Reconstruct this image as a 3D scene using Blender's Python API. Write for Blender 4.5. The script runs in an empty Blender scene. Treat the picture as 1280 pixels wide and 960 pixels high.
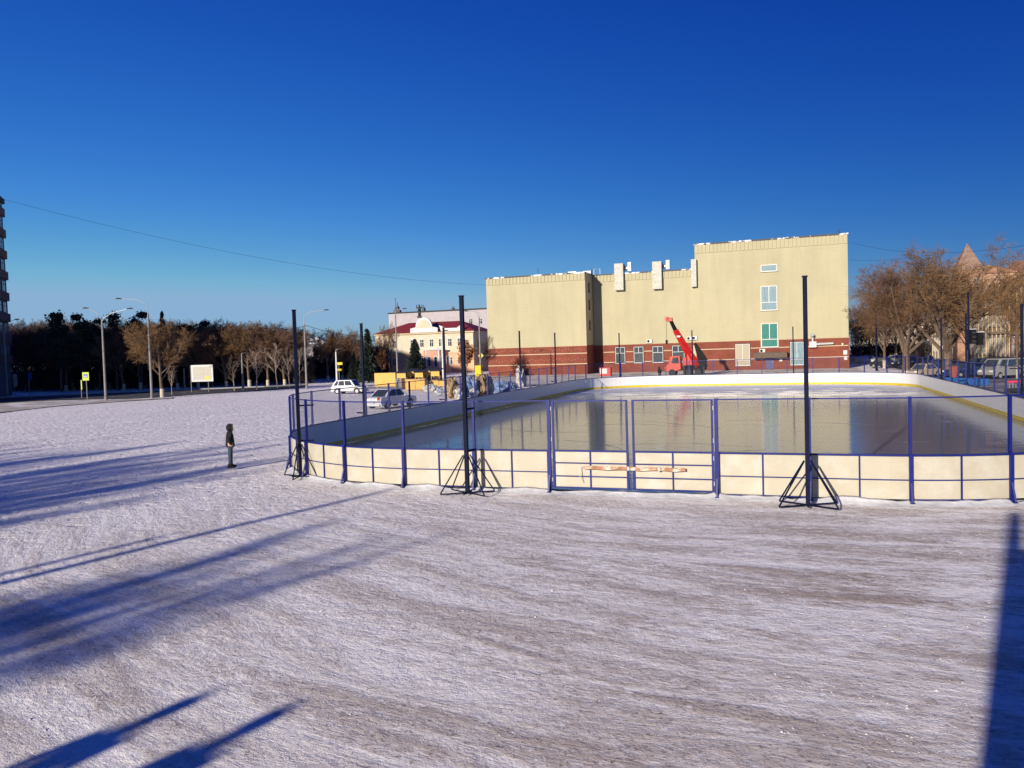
import bpy, bmesh, math, random
from math import sin, cos, tan, radians, pi, sqrt, atan2, hypot
from mathutils import Vector, Matrix, noise as mnoise
import numpy as np
rnd = random.Random(7)
SC = bpy.context.scene
COL = SC.collection
# ------------------------------------------------------------------ camera
H, PITCH, ROLL, F = 4.16, radians(2.33), radians(1.72), 981.0
cd = bpy.data.cameras.new('camera'); cam = bpy.data.objects.new('camera', cd); COL.objects.link(cam)
cd.sensor_width = 36; cd.lens = F / 1280 * 36; cd.clip_start = .2; cd.clip_end = 9000
cam.matrix_world = Matrix.Translation((0, 0, H)) @ Matrix.Rotation(pi/2 - PITCH, 4, 'X') @ Matrix.Rotation(-ROLL, 4, 'Z')
SC.camera = cam
# ------------------------------------------------------------------ sky, sun, exposure
SUN_AZ, SUN_EL = radians(213.2), radians(16)      # compass angle of the sun from +Y, clockwise
w = bpy.data.worlds.new('World'); SC.world = w; w.use_nodes = True
nt = w.node_tree; bg = nt.nodes['Background']
sky = nt.nodes.new('ShaderNodeTexSky'); sky.sky_type = 'NISHITA'; sky.sun_disc = False
sky.sun_elevation = SUN_EL; sky.sun_rotation = -SUN_AZ; sky.air_density = 1.1; sky.dust_density = .25; sky.ozone_density = 3.0; sky.altitude = 900
# deep, contrasty winter blue: the sky's own colour with more contrast in red than in green, and in green than in blue
SKY = .085
sx = nt.nodes.new('ShaderNodeSeparateColor'); cx_ = nt.nodes.new('ShaderNodeCombineColor'); nt.links.new(sky.outputs[0], sx.inputs[0])
for ch_, (pw, gain, cap) in enumerate(((2.35, 1.15, .18), (1.6, .70, .31), (.80, .68, .46))):
    m1 = nt.nodes.new('ShaderNodeMath'); m1.operation = 'POWER'; m2 = nt.nodes.new('ShaderNodeMath'); m2.operation = 'MULTIPLY'; m3 = nt.nodes.new('ShaderNodeMath'); m3.operation = 'MINIMUM'
    nt.links.new(sx.outputs[ch_], m1.inputs[0]); m1.inputs[1].default_value = pw; nt.links.new(m1.outputs[0], m2.inputs[0])
    m2.inputs[1].default_value = gain*SKY**pw/SKY; nt.links.new(m2.outputs[0], m3.inputs[0]); m3.inputs[1].default_value = cap/SKY; nt.links.new(m3.outputs[0], cx_.inputs[ch_])
nt.links.new(cx_.outputs[0], bg.inputs[0]); bg.inputs[1].default_value = SKY
sl = bpy.data.lights.new('sun', 'SUN'); sun = bpy.data.objects.new('sun', sl); COL.objects.link(sun)
sl.energy = 5.0; sl.angle = radians(.7); sl.color = (1, .90, .76)
sdir = Vector((sin(SUN_AZ)*cos(SUN_EL), cos(SUN_AZ)*cos(SUN_EL), sin(SUN_EL)))
sun.rotation_euler = sdir.to_track_quat('Z', 'Y').to_euler()
SC.view_settings.view_transform = 'Standard'; SC.view_settings.look = 'None'
SC.view_settings.gamma = 1; SC.view_settings.exposure = .5; SC.view_settings.use_curve_mapping = False
SC.cycles.max_bounces = 6; SC.cycles.transparent_max_bounces = 16
# ------------------------------------------------------------------ surveying helpers (world metres; x right, y forward)
def ray(px, py):
    X = (px-640)/F; Y = (480-py)/F; c, s = cos(ROLL), sin(ROLL)
    ix = X*c+Y*s; iy = -X*s+Y*c; cp, sp = cos(PITCH), sin(PITCH)
    return Vector((ix, cp+iy*sp, -sp+iy*cp))
def G(px, py, z=0.):
    d = ray(px, py); t = (z-H)/d.z; return Vector((d.x*t, d.y*t, z))
def at(px, py, Y):
    d = ray(px, py); t = Y/d.y; return Vector((d.x*t, Y, H+d.z*t))
A = Vector((-11.324, 27.541, 0)); RA = radians(19.383)
e1 = Vector((cos(RA), -sin(RA), 0)); e2 = Vector((sin(RA), cos(RA), 0))
def L2W(u, v, z=0.): return A + e1*u + e2*v + Vector((0, 0, z))
def Vp(px, py, v):
    d = ray(px, py); k = (v + A.dot(e2))/(d.dot(e2)); p = d*k
    return (p-A).dot(e1), H+d.z*k
# ------------------------------------------------------------------ materials
def M(name, col, rough=.7, metal=0., var=.12, vscale=3., bump=0., bscale=40., col2=None, c2pos=(.5, .65), c2scale=2., coords='Object', spec=.4, stretch=None):
    m = bpy.data.materials.new(name); m.use_nodes = True; n = m.node_tree.nodes; l = m.node_tree.links
    b = n['Principled BSDF']; b.inputs['Roughness'].default_value = rough; b.inputs['Metallic'].default_value = metal
    b.inputs['Specular IOR Level'].default_value = spec
    tc = n.new('ShaderNodeTexCoord'); src = tc.outputs[coords]
    if stretch:
        mp = n.new('ShaderNodeMapping'); mp.inputs['Scale'].default_value = stretch; l.new(src, mp.inputs[0]); src = mp.outputs[0]
    nz = n.new('ShaderNodeTexNoise'); nz.inputs['Scale'].default_value = vscale; nz.inputs['Detail'].default_value = 5; l.new(src, nz.inputs[0])
    mr = n.new('ShaderNodeMapRange'); mr.inputs[1].default_value = .3; mr.inputs[2].default_value = .7
    mr.inputs[3].default_value = 1-var; mr.inputs[4].default_value = 1+var; l.new(nz.outputs[0], mr.inputs[0])
    mx = n.new('ShaderNodeMix'); mx.data_type = 'RGBA'; mx.blend_type = 'MULTIPLY'; mx.inputs[0].default_value = 1
    cin = mx.inputs[6]; cin.default_value = (*col, 1); l.new(mr.outputs[0], mx.inputs[7])
    if col2:
        n2 = n.new('ShaderNodeTexNoise'); n2.inputs['Scale'].default_value = c2scale; n2.inputs['Detail'].default_value = 8; n2.inputs['Roughness'].default_value = .65
        l.new(src, n2.inputs[0])
        r2 = n.new('ShaderNodeMapRange'); r2.inputs[1].default_value = c2pos[0]; r2.inputs[2].default_value = c2pos[1]; l.new(n2.outputs[0], r2.inputs[0])
        m2 = n.new('ShaderNodeMix'); m2.data_type = 'RGBA'; m2.inputs[6].default_value = (*col, 1); m2.inputs[7].default_value = (*col2, 1)
        l.new(r2.outputs[0], m2.inputs[0]); l.new(m2.outputs[2], cin)
    l.new(mx.outputs[2], b.inputs['Base Color'])
    if bump:
        nb = n.new('ShaderNodeTexNoise'); nb.inputs['Scale'].default_value = bscale; nb.inputs['Detail'].default_value = 4; l.new(src, nb.inputs[0])
        bp = n.new('ShaderNodeBump'); bp.inputs['Strength'].default_value = bump; bp.inputs['Distance'].default_value = .05
        l.new(nb.outputs[0], bp.inputs['Height']); l.new(bp.outputs[0], b.inputs['Normal'])
    return m
m_blue = M('blue_paint', (.006, .011, .13), .45, var=.2, spec=.25, col2=(.008, .012, .07), c2pos=(.55, .75), c2scale=6)
m_black = M('dark_navy_steel', (.004, .006, .022), .75, var=.25, spec=.12)
m_board = M('board_plastic', (.385, .35, .27), .5, var=.05, vscale=1.2, col2=(.42, .395, .325), c2pos=(.48, .6), c2scale=1.4, bump=.05, bscale=6)
m_boardin = M('white_board_plastic', (.62, .61, .60), .4, var=.04, vscale=1.2, bump=.04, bscale=6)
m_net = M('chain_link_wire', (.035, .04, .07), .7, spec=.15)
m_kick = M('yellow_kick', (.50, .37, .015), .5, var=.15)
m_siding = M('beige_siding', (.352, .322, .208), .7, var=.04, vscale=.35, spec=.2)
m_cream = M('cream_trim', (.42, .34, .22), .7, var=.06)
m_white = M('white_paint', (.50, .50, .49), .5, var=.07)
m_white_dirty = M('weathered_white_paint', (.38, .375, .33), .6, var=.15)
m_galv = M('galvanised_metal', (.36, .37, .37), .5, .3, var=.12)
m_grey = M('grey_concrete', (.30, .30, .30), .85, var=.15, bump=.3)
m_lampgrey = M('lamp_post_concrete', (.19, .18, .175), .8, var=.18, bump=.2)
m_darkgrey = M('dark_grey', (.03, .03, .034), .7, var=.2, spec=.2)
m_glass = M('window_glass', (.03, .04, .05), .08, var=.3, spec=.8)
m_curtain = M('pale_curtained_glass', (.16, .24, .27), .2, var=.35, vscale=6, spec=.6, stretch=(4, 1, .3))
m_green = M('green_curtained_glass', (.03, .16, .13), .2, var=.35, vscale=5, spec=.6, stretch=(4, 1, .3))
m_blind = M('beige_blinds', (.30, .26, .19), .5, var=.1, stretch=(12, 1, .2))
m_red = M('red_paint', (.40, .014, .009), .35, var=.12)
m_orange = M('orange_red_paint', (.42, .035, .010), .35, var=.12)
m_roofdark = M('dark_roof_edge', (.03, .03, .035), .6, col2=(.7, .7, .72), c2pos=(.52, .58), c2scale=.5)
m_rust = M('dark_red_roof', (.19, .022, .02), .6, var=.2, col2=(.7, .7, .75), c2pos=(.66, .72), c2scale=.25)
m_terra = M('terracotta_tiles', (.24, .125, .08), .8, var=.3, vscale=2)
m_snowroof = M('snow_covered_roof', (.72, .72, .75), .8, var=.1)
m_mans = M('cream_plaster', (.50, .42, .31), .8, var=.08, vscale=1)
m_lilac = M('pale_lilac_plaster', (.33, .30, .31), .8, var=.08, vscale=.6)
m_yellowwood = M('yellow_boards', (.52, .33, .07), .6, var=.12, vscale=4, stretch=(.3, 1, 8))
m_wood = M('raw_timber', (.36, .23, .11), .75, var=.25, vscale=5, stretch=(.4, 1, 6))
m_woodred = M('weathered_pinkish_timber', (.38, .19, .11), .8, var=.3, vscale=5, col2=(.5, .45, .38), c2pos=(.5, .6), c2scale=5)
m_bark = M('grey_brown_bark', (.105, .072, .052), .9, var=.35, vscale=6)
m_twig = M('brown_twigs', (.14, .075, .045), .9, var=.3, vscale=.6)
m_twigdark = M('dark_shaded_twigs', (.07, .05, .04), .9, var=.3, vscale=.6)  # dark tone also puts the left park's shade into the twigs
m_twigor = M('ochre_brown_twigs', (.15, .083, .036), .9, var=.3, vscale=.6)
m_birch = M('birch_bark', (.36, .27, .21), .8, var=.2, vscale=5, col2=(.12, .09, .07), c2pos=(.6, .66), c2scale=7)
m_needle = M('dark_pine_needles', (.014, .026, .018), .8, var=.5, vscale=.9)
m_needle2 = M('blue_green_spruce_needles', (.009, .016, .013), .8, var=.5, vscale=.9)
m_orleaf = M('dry_orange_leaves', (.24, .10, .035), .8, var=.35, vscale=3)
m_yelleaf = M('dry_yellow_leaves', (.52, .30, .04), .8, var=.3, vscale=3)
m_lime = M('whitewash', (.42, .37, .30), .9, var=.15)
m_signyel = M('lime_sign_film', (.40, .50, .03), .4)
m_signblue = M('blue_sign_film', (.02, .05, .32), .4)
m_yellow = M('yellow_panel', (.6, .46, .015), .45)
m_asphalt = M('asphalt', (.055, .055, .06), .85, var=.3, vscale=.5, bump=.3, col2=(.45, .45, .48), c2pos=(.58, .7), c2scale=.35)
m_black2 = M('black_plastic', (.008, .008, .009), .7, spec=.15)
m_tyre = M('tyre_rubber', (.02, .02, .02), .85)
m_carwhite = M('white_car_paint', (.52, .53, .55), .25, var=.04, spec=.6)
m_carsilver = M('silver_car_paint', (.30, .29, .26), .3, .2, var=.05, spec=.6)
m_carbeige = M('beige_car_paint', (.36, .30, .22), .3, var=.05, spec=.6)
m_carblack = M('black_car_paint', (.014, .015, .02), .22, var=.05, spec=.6)
m_carblue = M('navy_car_paint', (.015, .03, .10), .25, var=.05, spec=.6)
m_headl = M('headlight_lens', (.6, .62, .65), .12, spec=.8)
m_taill = M('tail_light_lens', (.35, .015, .01), .2, spec=.7)
m_jacket = M('dark_parka', (.004, .004, .006), .85, var=.3, vscale=12, bump=.5, bscale=18)
m_fur = M('brown_hood_fur', (.04, .025, .015), .95, var=.5, vscale=40, bump=1, bscale=60)
m_jeans = M('grey_blue_jeans', (.03, .045, .07), .85, var=.2, vscale=10, bump=.3, bscale=30)
m_skin = M('skin', (.45, .26, .19), .55, var=.08)
m_tarpb = M('blue_grey_tarpaulin', (.13, .19, .34), .55, var=.3, vscale=3, bump=.9, bscale=5)
m_tarpg = M('grey_plastic_wrap', (.32, .34, .38), .4, var=.35, vscale=3, bump=.9, bscale=6)
m_tarpw = M('white_plastic_wrap', (.45, .44, .42), .4, var=.2, vscale=3, bump=.9, bscale=6)
m_tarpn = M('tan_wrapping', (.28, .19, .11), .6, var=.3, vscale=3, bump=.9, bscale=6)
m_bronze = M('dark_bronze', (.03, .035, .04), .5, .3)

def sidingmat():
    m = bpy.data.materials.new('beige_siding_panels'); m.use_nodes = True; n = m.node_tree.nodes; l = m.node_tree.links
    b = n['Principled BSDF']; b.inputs['Roughness'].default_value = .7; b.inputs['Specular IOR Level'].default_value = .2
    tc = n.new('ShaderNodeTexCoord'); mp = n.new('ShaderNodeMapping'); mp.inputs['Rotation'].default_value = (radians(90), 0, 0); l.new(tc.outputs['Object'], mp.inputs[0])
    br = n.new('ShaderNodeTexBrick'); br.inputs['Scale'].default_value = 1; br.inputs['Brick Width'].default_value = 1.2; br.inputs['Row Height'].default_value = .62; br.offset = 0
    br.inputs['Mortar Size'].default_value = .015; br.inputs['Color1'].default_value = (.358, .328, .212, 1); br.inputs['Color2'].default_value = (.352, .322, .207, 1); br.inputs['Mortar'].default_value = (.328, .300, .193, 1)
    l.new(mp.outputs[0], br.inputs[0])
    ms = n.new('ShaderNodeMapping'); ms.inputs['Scale'].default_value = (1, 1, .12); l.new(tc.outputs['Object'], ms.inputs[0])
    col = br.outputs[0]
    for sc_, lo, src in ((.7, .955, ms.outputs[0]), (.12, .95, tc.outputs['Object'])):
        nz = n.new('ShaderNodeTexNoise'); nz.inputs['Scale'].default_value = sc_; nz.inputs['Detail'].default_value = 7; nz.inputs['Roughness'].default_value = .65; l.new(src, nz.inputs[0])
        mr = n.new('ShaderNodeMapRange'); mr.inputs[1].default_value = .35; mr.inputs[2].default_value = .6; mr.inputs[3].default_value = lo; mr.inputs[4].default_value = 1.04; l.new(nz.outputs[0], mr.inputs[0])
        mx = n.new('ShaderNodeMix'); mx.data_type = 'RGBA'; mx.blend_type = 'MULTIPLY'; mx.inputs[0].default_value = 1; l.new(col, mx.inputs[6]); l.new(mr.outputs[0], mx.inputs[7]); col = mx.outputs[2]
    l.new(col, b.inputs['Base Color']); return m
m_sidingp = sidingmat()
def brickmat(name, c1, c2, mortar, bw=.5, bh=.12, rot=False):
    m = bpy.data.materials.new(name); m.use_nodes = True; n = m.node_tree.nodes; l = m.node_tree.links
    b = n['Principled BSDF']; b.inputs['Roughness'].default_value = .8; b.inputs['Specular IOR Level'].default_value = .2
    tc = n.new('ShaderNodeTexCoord'); mp = n.new('ShaderNodeMapping'); mp.inputs['Rotation'].default_value = (radians(90), 0, 0)
    l.new(tc.outputs['Object'], mp.inputs[0])
    br = n.new('ShaderNodeTexBrick'); br.inputs['Scale'].default_value = 1; br.inputs['Brick Width'].default_value = bw; br.inputs['Row Height'].default_value = bh
    br.inputs['Mortar Size'].default_value = .012; br.inputs['Color1'].default_value = (*c1, 1); br.inputs['Color2'].default_value = (*c2, 1); br.inputs['Mortar'].default_value = (*mortar, 1)
    l.new(mp.outputs[0], br.inputs[0])
    nz = n.new('ShaderNodeTexNoise'); nz.inputs['Scale'].default_value = .6; nz.inputs['Detail'].default_value = 6; l.new(tc.outputs['Object'], nz.inputs[0])
    mr = n.new('ShaderNodeMapRange'); mr.inputs[1].default_value = .3; mr.inputs[2].default_value = .7; mr.inputs[3].default_value = .82; mr.inputs[4].default_value = 1.15; l.new(nz.outputs[0], mr.inputs[0])
    mx = n.new('ShaderNodeMix'); mx.data_type = 'RGBA'; mx.blend_type = 'MULTIPLY'; mx.inputs[0].default_value = 1
    l.new(br.outputs[0], mx.inputs[6]); l.new(mr.outputs[0], mx.inputs[7]); l.new(mx.outputs[2], b.inputs['Base Color'])
    return m
m_brick = brickmat('red_facing_brick', (.19, .050, .030), (.155, .038, .024), (.17, .062, .042))
m_brickor = brickmat('orange_brick', (.36, .10, .035), (.30, .075, .028), (.30, .15, .08), .3, .1)
m_brickyel = brickmat('yellow_plaster_brick', (.42, .26, .05), (.38, .23, .05), (.34, .2, .06), 1.2, .4)

def snowmat():
    m = bpy.data.materials.new('trampled_snow'); m.use_nodes = True; n = m.node_tree.nodes; l = m.node_tree.links
    b = n['Principled BSDF']; b.inputs['Roughness'].default_value = .75; b.inputs['Specular IOR Level'].default_value = .25
    tc = n.new('ShaderNodeTexCoord')
    def mapn(scale, rot, src=None):
        mp = n.new('ShaderNodeMapping'); mp.inputs['Scale'].default_value = scale; mp.inputs['Rotation'].default_value = (0, 0, rot)
        l.new(src or tc.outputs['Object'], mp.inputs[0]); return mp.outputs[0]
    def nz(src, s, d=6, r=.6, dist=0.):
        t = n.new('ShaderNodeTexNoise'); t.inputs['Scale'].default_value = s; t.inputs['Detail'].default_value = d; t.inputs['Roughness'].default_value = r
        t.inputs['Distortion'].default_value = dist; l.new(src, t.inputs[0]); return t.outputs[0]
    def rng(src, a, b_, c=0., d=1.):
        t = n.new('ShaderNodeMapRange'); t.inputs[1].default_value = a; t.inputs[2].default_value = b_; t.inputs[3].default_value = c; t.inputs[4].default_value = d; l.new(src, t.inputs[0]); return t.outputs[0]
    def math(op, a, b_):
        t = n.new('ShaderNodeMath'); t.operation = op
        for i, x in enumerate((a, b_)):
            if isinstance(x, (int, float)): t.inputs[i].default_value = x
            else: l.new(x, t.inputs[i])
        return t.outputs[0]
    # scrape marks of the snow plough: long streaks running along the front of the rink
    warp = n.new('ShaderNodeVectorMath'); warp.operation = 'MULTIPLY_ADD'
    wn = n.new('ShaderNodeTexNoise'); wn.inputs['Scale'].default_value = .07; wn.inputs['Detail'].default_value = 1; l.new(tc.outputs['Object'], wn.inputs[0])
    l.new(wn.outputs[1], warp.inputs[0]); warp.inputs[1].default_value = (3.5, 3.5, 0); l.new(tc.outputs['Object'], warp.inputs[2])
    # the plough and the cars turned about one point on the far side of the rink: polar coordinates round it
    sep = n.new('ShaderNodeSeparateXYZ'); l.new(warp.outputs[0], sep.inputs[0])
    qx = math('SUBTRACT', sep.outputs[0], 16.); qy = math('SUBTRACT', sep.outputs[1], 38.)
    rad = math('SQRT', math('ADD', math('MULTIPLY', qx, qx), math('MULTIPLY', qy, qy)), 0.)
    an = math('ARCTAN2', qx, math('MULTIPLY', qy, -1.))
    pol = n.new('ShaderNodeCombineXYZ'); l.new(rad, pol.inputs[1]); l.new(math('MULTIPLY', an, 30.), pol.inputs[0])
    st = mapn((.26, 1.5, 1), 0, pol.outputs[0]); st2 = mapn((1.7, 2.9, 1), radians(6), pol.outputs[0])
    streak = nz(st, .8, 9, .72, .5); fine = nz(st2, 1.6, 7, .78, .3)
    def band(r0, w_): return rng(math('ABSOLUTE', math('SUBTRACT', rad, r0), 0.), w_, 0.)
    tr = math('MAXIMUM', math('MAXIMUM', band(32.7, .75), band(30.7, .6)), math('MAXIMUM', band(34.6, .8), band(28.4, .45)))
    tracks = math('MULTIPLY', math('MULTIPLY', tr, rng(streak, .38, .55)), rng(sep.outputs[1], 24., 15.))
    big = nz(mapn((1, 1, 1), 0), .045, 4, .5); lumps = nz(mapn((1, 1, 1), 0), 2.3, 7, .72); grit = nz(mapn((1, 1, 1), 0), 14, 5, .75)
    med = nz(mapn((1, 1, 1), 0), .45, 6, .6)
    # the trafficked part near the camera is dirtier than the far field
    ds = n.new('ShaderNodeSeparateXYZ'); l.new(tc.outputs['Object'], ds.inputs[0])
    d1 = math('ADD', math('MULTIPLY', ds.outputs[0], .55), math('MULTIPLY', ds.outputs[1], -1.0))      # high towards near/right
    near = rng(d1, -32, -10); 
    dirt = math('MULTIPLY', rng(math('ADD', math('MULTIPLY', streak, .6), math('MULTIPLY', fine, .4)), .45, .57), rng(near, 0, 1, .15, .95))
    dirt = math('MAXIMUM', dirt, math('MULTIPLY', tracks, .8))
    dirt = math('MULTIPLY', dirt, rng(big, .34, .58, .55, 1.))
    dirt2 = math('MULTIPLY', rng(med, .52, .68), rng(grit, .35, .6))
    c = n.new('ShaderNodeMix'); c.data_type = 'RGBA'; c.inputs[6].default_value = (.92, .875, .85, 1); c.inputs[7].default_value = (.37, .28, .22, 1); l.new(dirt, c.inputs[0])
    c2 = n.new('ShaderNodeMix'); c2.data_type = 'RGBA'; l.new(c.outputs[2], c2.inputs[6]); c2.inputs[7].default_value = (.42, .37, .33, 1)
    l.new(math('MULTIPLY', dirt2, .38), c2.inputs[0])
    # speckle of grit
    c3 = n.new('ShaderNodeMix'); c3.data_type = 'RGBA'; l.new(c2.outputs[2], c3.inputs[6]); c3.inputs[7].default_value = (.13, .10, .09, 1)
    l.new(math('MULTIPLY', rng(grit, .56, .66), rng(streak, .42, .56, .2, .9)), c3.inputs[0])
    c4 = n.new('ShaderNodeMix'); c4.data_type = 'RGBA'; l.new(c3.outputs[2], c4.inputs[6]); c4.inputs[7].default_value = (.90, .89, .91, 1)
    l.new(rng(nz(mapn((1, 1, 1), 0), 5.5, 4, .7), .62, .70), c4.inputs[0])
    l.new(c4.outputs[2], b.inputs['Base Color'])
    vo = n.new('ShaderNodeTexVoronoi'); vo.inputs['Scale'].default_value = 1.7; vo.inputs['Randomness'].default_value = 1.
    wv = n.new('ShaderNodeVectorMath'); wv.operation = 'MULTIPLY_ADD'; wn2 = n.new('ShaderNodeTexNoise'); wn2.inputs['Scale'].default_value = 3.; l.new(tc.outputs['Object'], wn2.inputs[0])
    l.new(wn2.outputs[1], wv.inputs[0]); wv.inputs[1].default_value = (.5, .5, 0); l.new(tc.outputs['Object'], wv.inputs[2]); l.new(wv.outputs[0], vo.inputs['Vector'])
    foot = math('MULTIPLY', rng(vo.outputs['Distance'], .12, .34), rng(near, .75, 0., 0.15, 1.))
    h0 = math('MULTIPLY', foot, .30)
    h1 = math('ADD', math('MULTIPLY', streak, .55), math('MULTIPLY', fine, .30)); h2 = math('ADD', math('MULTIPLY', lumps, .62), math('MULTIPLY', grit, .12))
    h = math('ADD', math('ADD', h0, h1), h2)
    bp = n.new('ShaderNodeBump'); bp.inputs['Strength'].default_value = 1.0; bp.inputs['Distance'].default_value = .17; l.new(h, bp.inputs['Height'])
    l.new(bp.outputs[0], b.inputs['Normal'])
    return m
m_snow = snowmat()
m_snowclean = M('clean_snow', (.50, .50, .52), .8, var=.2, vscale=2, bump=.8, bscale=5)
def icemat():
    m = bpy.data.materials.new('rink_ice'); m.use_nodes = True; n = m.node_tree.nodes; l = m.node_tree.links
    b = n['Principled BSDF']; b.inputs['IOR'].default_value = 1.5; b.inputs['Specular IOR Level'].default_value = 1.
    tc = n.new('ShaderNodeTexCoord'); mp = n.new('ShaderNodeMapping'); mp.inputs['Scale'].default_value = (.35, 1, 1); l.new(tc.outputs['Object'], mp.inputs[0])
    a = n.new('ShaderNodeTexNoise'); a.inputs['Scale'].default_value = .75; a.inputs['Detail'].default_value = 11; a.inputs['Roughness'].default_value = .7; a.inputs['Distortion'].default_value = .4; l.new(mp.outputs[0], a.inputs[0])
    sp = n.new('ShaderNodeSeparateXYZ'); l.new(tc.outputs['Object'], sp.inputs[0])
    # shaved snow left lying towards the far end
    fr = n.new('ShaderNodeMapRange'); fr.inputs[1].default_value = 36; fr.inputs[2].default_value = 60; fr.inputs[3].default_value = -.08; fr.inputs[4].default_value = .26; l.new(sp.outputs[1], fr.inputs[0])
    ad = n.new('ShaderNodeMath'); ad.operation = 'ADD'; l.new(a.outputs[0], ad.inputs[0]); l.new(fr.outputs[0], ad.inputs[1])
    mk = n.new('ShaderNodeMapRange'); mk.inputs[1].default_value = .53; mk.inputs[2].default_value = .74; l.new(ad.outputs[0], mk.inputs[0])
    w2 = n.new('ShaderNodeTexNoise'); w2.inputs['Scale'].default_value = 1.2; w2.inputs['Detail'].default_value = 6; l.new(mp.outputs[0], w2.inputs[0])
    dk = n.new('ShaderNodeMapRange'); dk.inputs[1].default_value = .62; dk.inputs[2].default_value = .67; l.new(w2.outputs[0], dk.inputs[0])
    c0 = n.new('ShaderNodeMix'); c0.data_type = 'RGBA'; c0.inputs[6].default_value = (.15, .18, .22, 1); c0.inputs[7].default_value = (.06, .07, .09, 1); l.new(dk.outputs[0], c0.inputs[0])
    c = n.new('ShaderNodeMix'); c.data_type = 'RGBA'; l.new(c0.outputs[2], c.inputs[6]); c.inputs[7].default_value = (.70, .71, .76, 1); l.new(mk.outputs[0], c.inputs[0])
    l.new(c.outputs[2], b.inputs['Base Color'])
    r = n.new('ShaderNodeMapRange'); r.inputs[3].default_value = .09; r.inputs[4].default_value = .7; l.new(mk.outputs[0], r.inputs[0]); l.new(r.outputs[0], b.inputs['Roughness'])
    bb = n.new('ShaderNodeTexNoise'); bb.inputs['Scale'].default_value = 2.5; bb.inputs['Detail'].default_value = 6; l.new(mp.outputs[0], bb.inputs[0])
    bp = n.new('ShaderNodeBump'); bp.inputs['Strength'].default_value = .22; bp.inputs['Distance'].default_value = .03; l.new(bb.outputs[0], bp.inputs['Height']); l.new(bp.outputs[0], b.inputs['Normal'])
    return m
m_ice = icemat()
# ------------------------------------------------------------------ mesh helpers
class MB:
    def __init__(s): s.v = []; s.f = []; s.m = []
    def add(s, vs, fs, mi=0):
        o = len(s.v); s.v += [tuple(x) for x in vs]; s.f += [tuple(i+o for i in f) for f in fs]; s.m += [mi]*len(fs); return s
    def box(s, x0, x1, y0, y1, z0, z1, mi=0):
        return s.add([(x0,y0,z0),(x1,y0,z0),(x1,y1,z0),(x0,y1,z0),(x0,y0,z1),(x1,y0,z1),(x1,y1,z1),(x0,y1,z1)],
              [(0,3,2,1),(4,5,6,7),(0,1,5,4),(1,2,6,5),(2,3,7,6),(3,0,4,7)], mi)
    def quad(s, *p, mi=0): return s.add(p, [tuple(range(len(p)))], mi)
    def tube(s, pts, rad, n=8, mi=0, caps=True):
        pts = [Vector(p) for p in pts]; rad = rad if hasattr(rad, '__len__') else [rad]*len(pts)
        rings = []; prev = None
        for i, p in enumerate(pts):
            d = (pts[min(i+1, len(pts)-1)] - pts[max(i-1, 0)]).normalized()
            if prev is None:
                a = d.orthogonal().normalized() if abs(d.z) < .95 else (Vector((0,1,0)) - d*d.y).normalized()
            else: a = (prev - d*prev.dot(d)).normalized()
            prev = a; b = d.cross(a)
            ph = pi/4 if n == 4 else 0
            rings.append([p + (a*cos(2*pi*k/n+ph) + b*sin(2*pi*k/n+ph))*rad[i] for k in range(n)])
        vs = [q for r in rings for q in r]; fs = []
        for i in range(len(pts)-1):
            for k in range(n):
                fs.append((i*n+k, i*n+(k+1) % n, (i+1)*n+(k+1) % n, (i+1)*n+k))
        if caps: fs.append(tuple(reversed(range(n)))); fs.append(tuple(range((len(pts)-1)*n, len(pts)*n)))
        return s.add(vs, fs, mi)
    def bar(s, p, q, w_, mi=0): return s.tube([p, q], w_*.7071, 4, mi)
    def prism(s, poly, y0, y1, mi=0):     # polygon in x,z extruded along y
        n = len(poly); vs = [(x, y0, z) for x, z in poly] + [(x, y1, z) for x, z in poly]
        fs = [tuple(range(n)), tuple(reversed(range(n, 2*n)))] + [(i, n+i, n+(i+1) % n, (i+1) % n) for i in range(n)]
        return s.add(vs, fs, mi)
    def blob(s, c, r, seed=0, rough=.25, n=10, mi=0, zmin=None):
        c = Vector(c); vs = []; rr = Vector(r)
        for i in range(n+1):
            th = pi*i/n
            for j in range(2*n):
                ph = pi*j/n; d = Vector((sin(th)*cos(ph), sin(th)*sin(ph), cos(th)))
                k = 1 + rough*mnoise.noise(d*2.1 + Vector((seed*7.3, 0, 0))) + rough*.6*mnoise.noise(d*5.3 + Vector((0, seed*3.1, 0)))
                p = c + Vector((d.x*rr.x, d.y*rr.y, d.z*rr.z))*k
                if zmin is not None: p.z = max(p.z, zmin)
                vs.append(p)
        fs = [(i*2*n+j, (i+1)*2*n+j, (i+1)*2*n+(j+1) % (2*n), i*2*n+(j+1) % (2*n)) for i in range(n) for j in range(2*n)]
        return s.add(vs, fs, mi)
    def mesh(s, name, mats):
        me = bpy.data.meshes.new(name); me.from_pydata(s.v, [], s.f)
        for m in (mats if isinstance(mats, (list, tuple)) else [mats]): me.materials.append(m)
        me.polygons.foreach_set('material_index', s.m); me.update(); return me
    def build(s, name, mats, parent=None, loc=None, rz=0, smooth=False, bevel=0, fix=False):
        me = s.mesh(name, mats)
        if fix:
            bm = bmesh.new(); bm.from_mesh(me); bmesh.ops.recalc_face_normals(bm, faces=bm.faces); bm.to_mesh(me); bm.free()
        if smooth: me.polygons.foreach_set('use_smooth', [True]*len(me.polygons))
        o = bpy.data.objects.new(name, me); COL.objects.link(o)
        if parent: o.parent = parent
        if loc is not None: o.location = loc
        o.rotation_euler.z = rz
        if bevel:
            b = o.modifiers.new('bevel', 'BEVEL'); b.width = bevel; b.segments = 2; b.limit_method = 'ANGLE'
        return o
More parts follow.
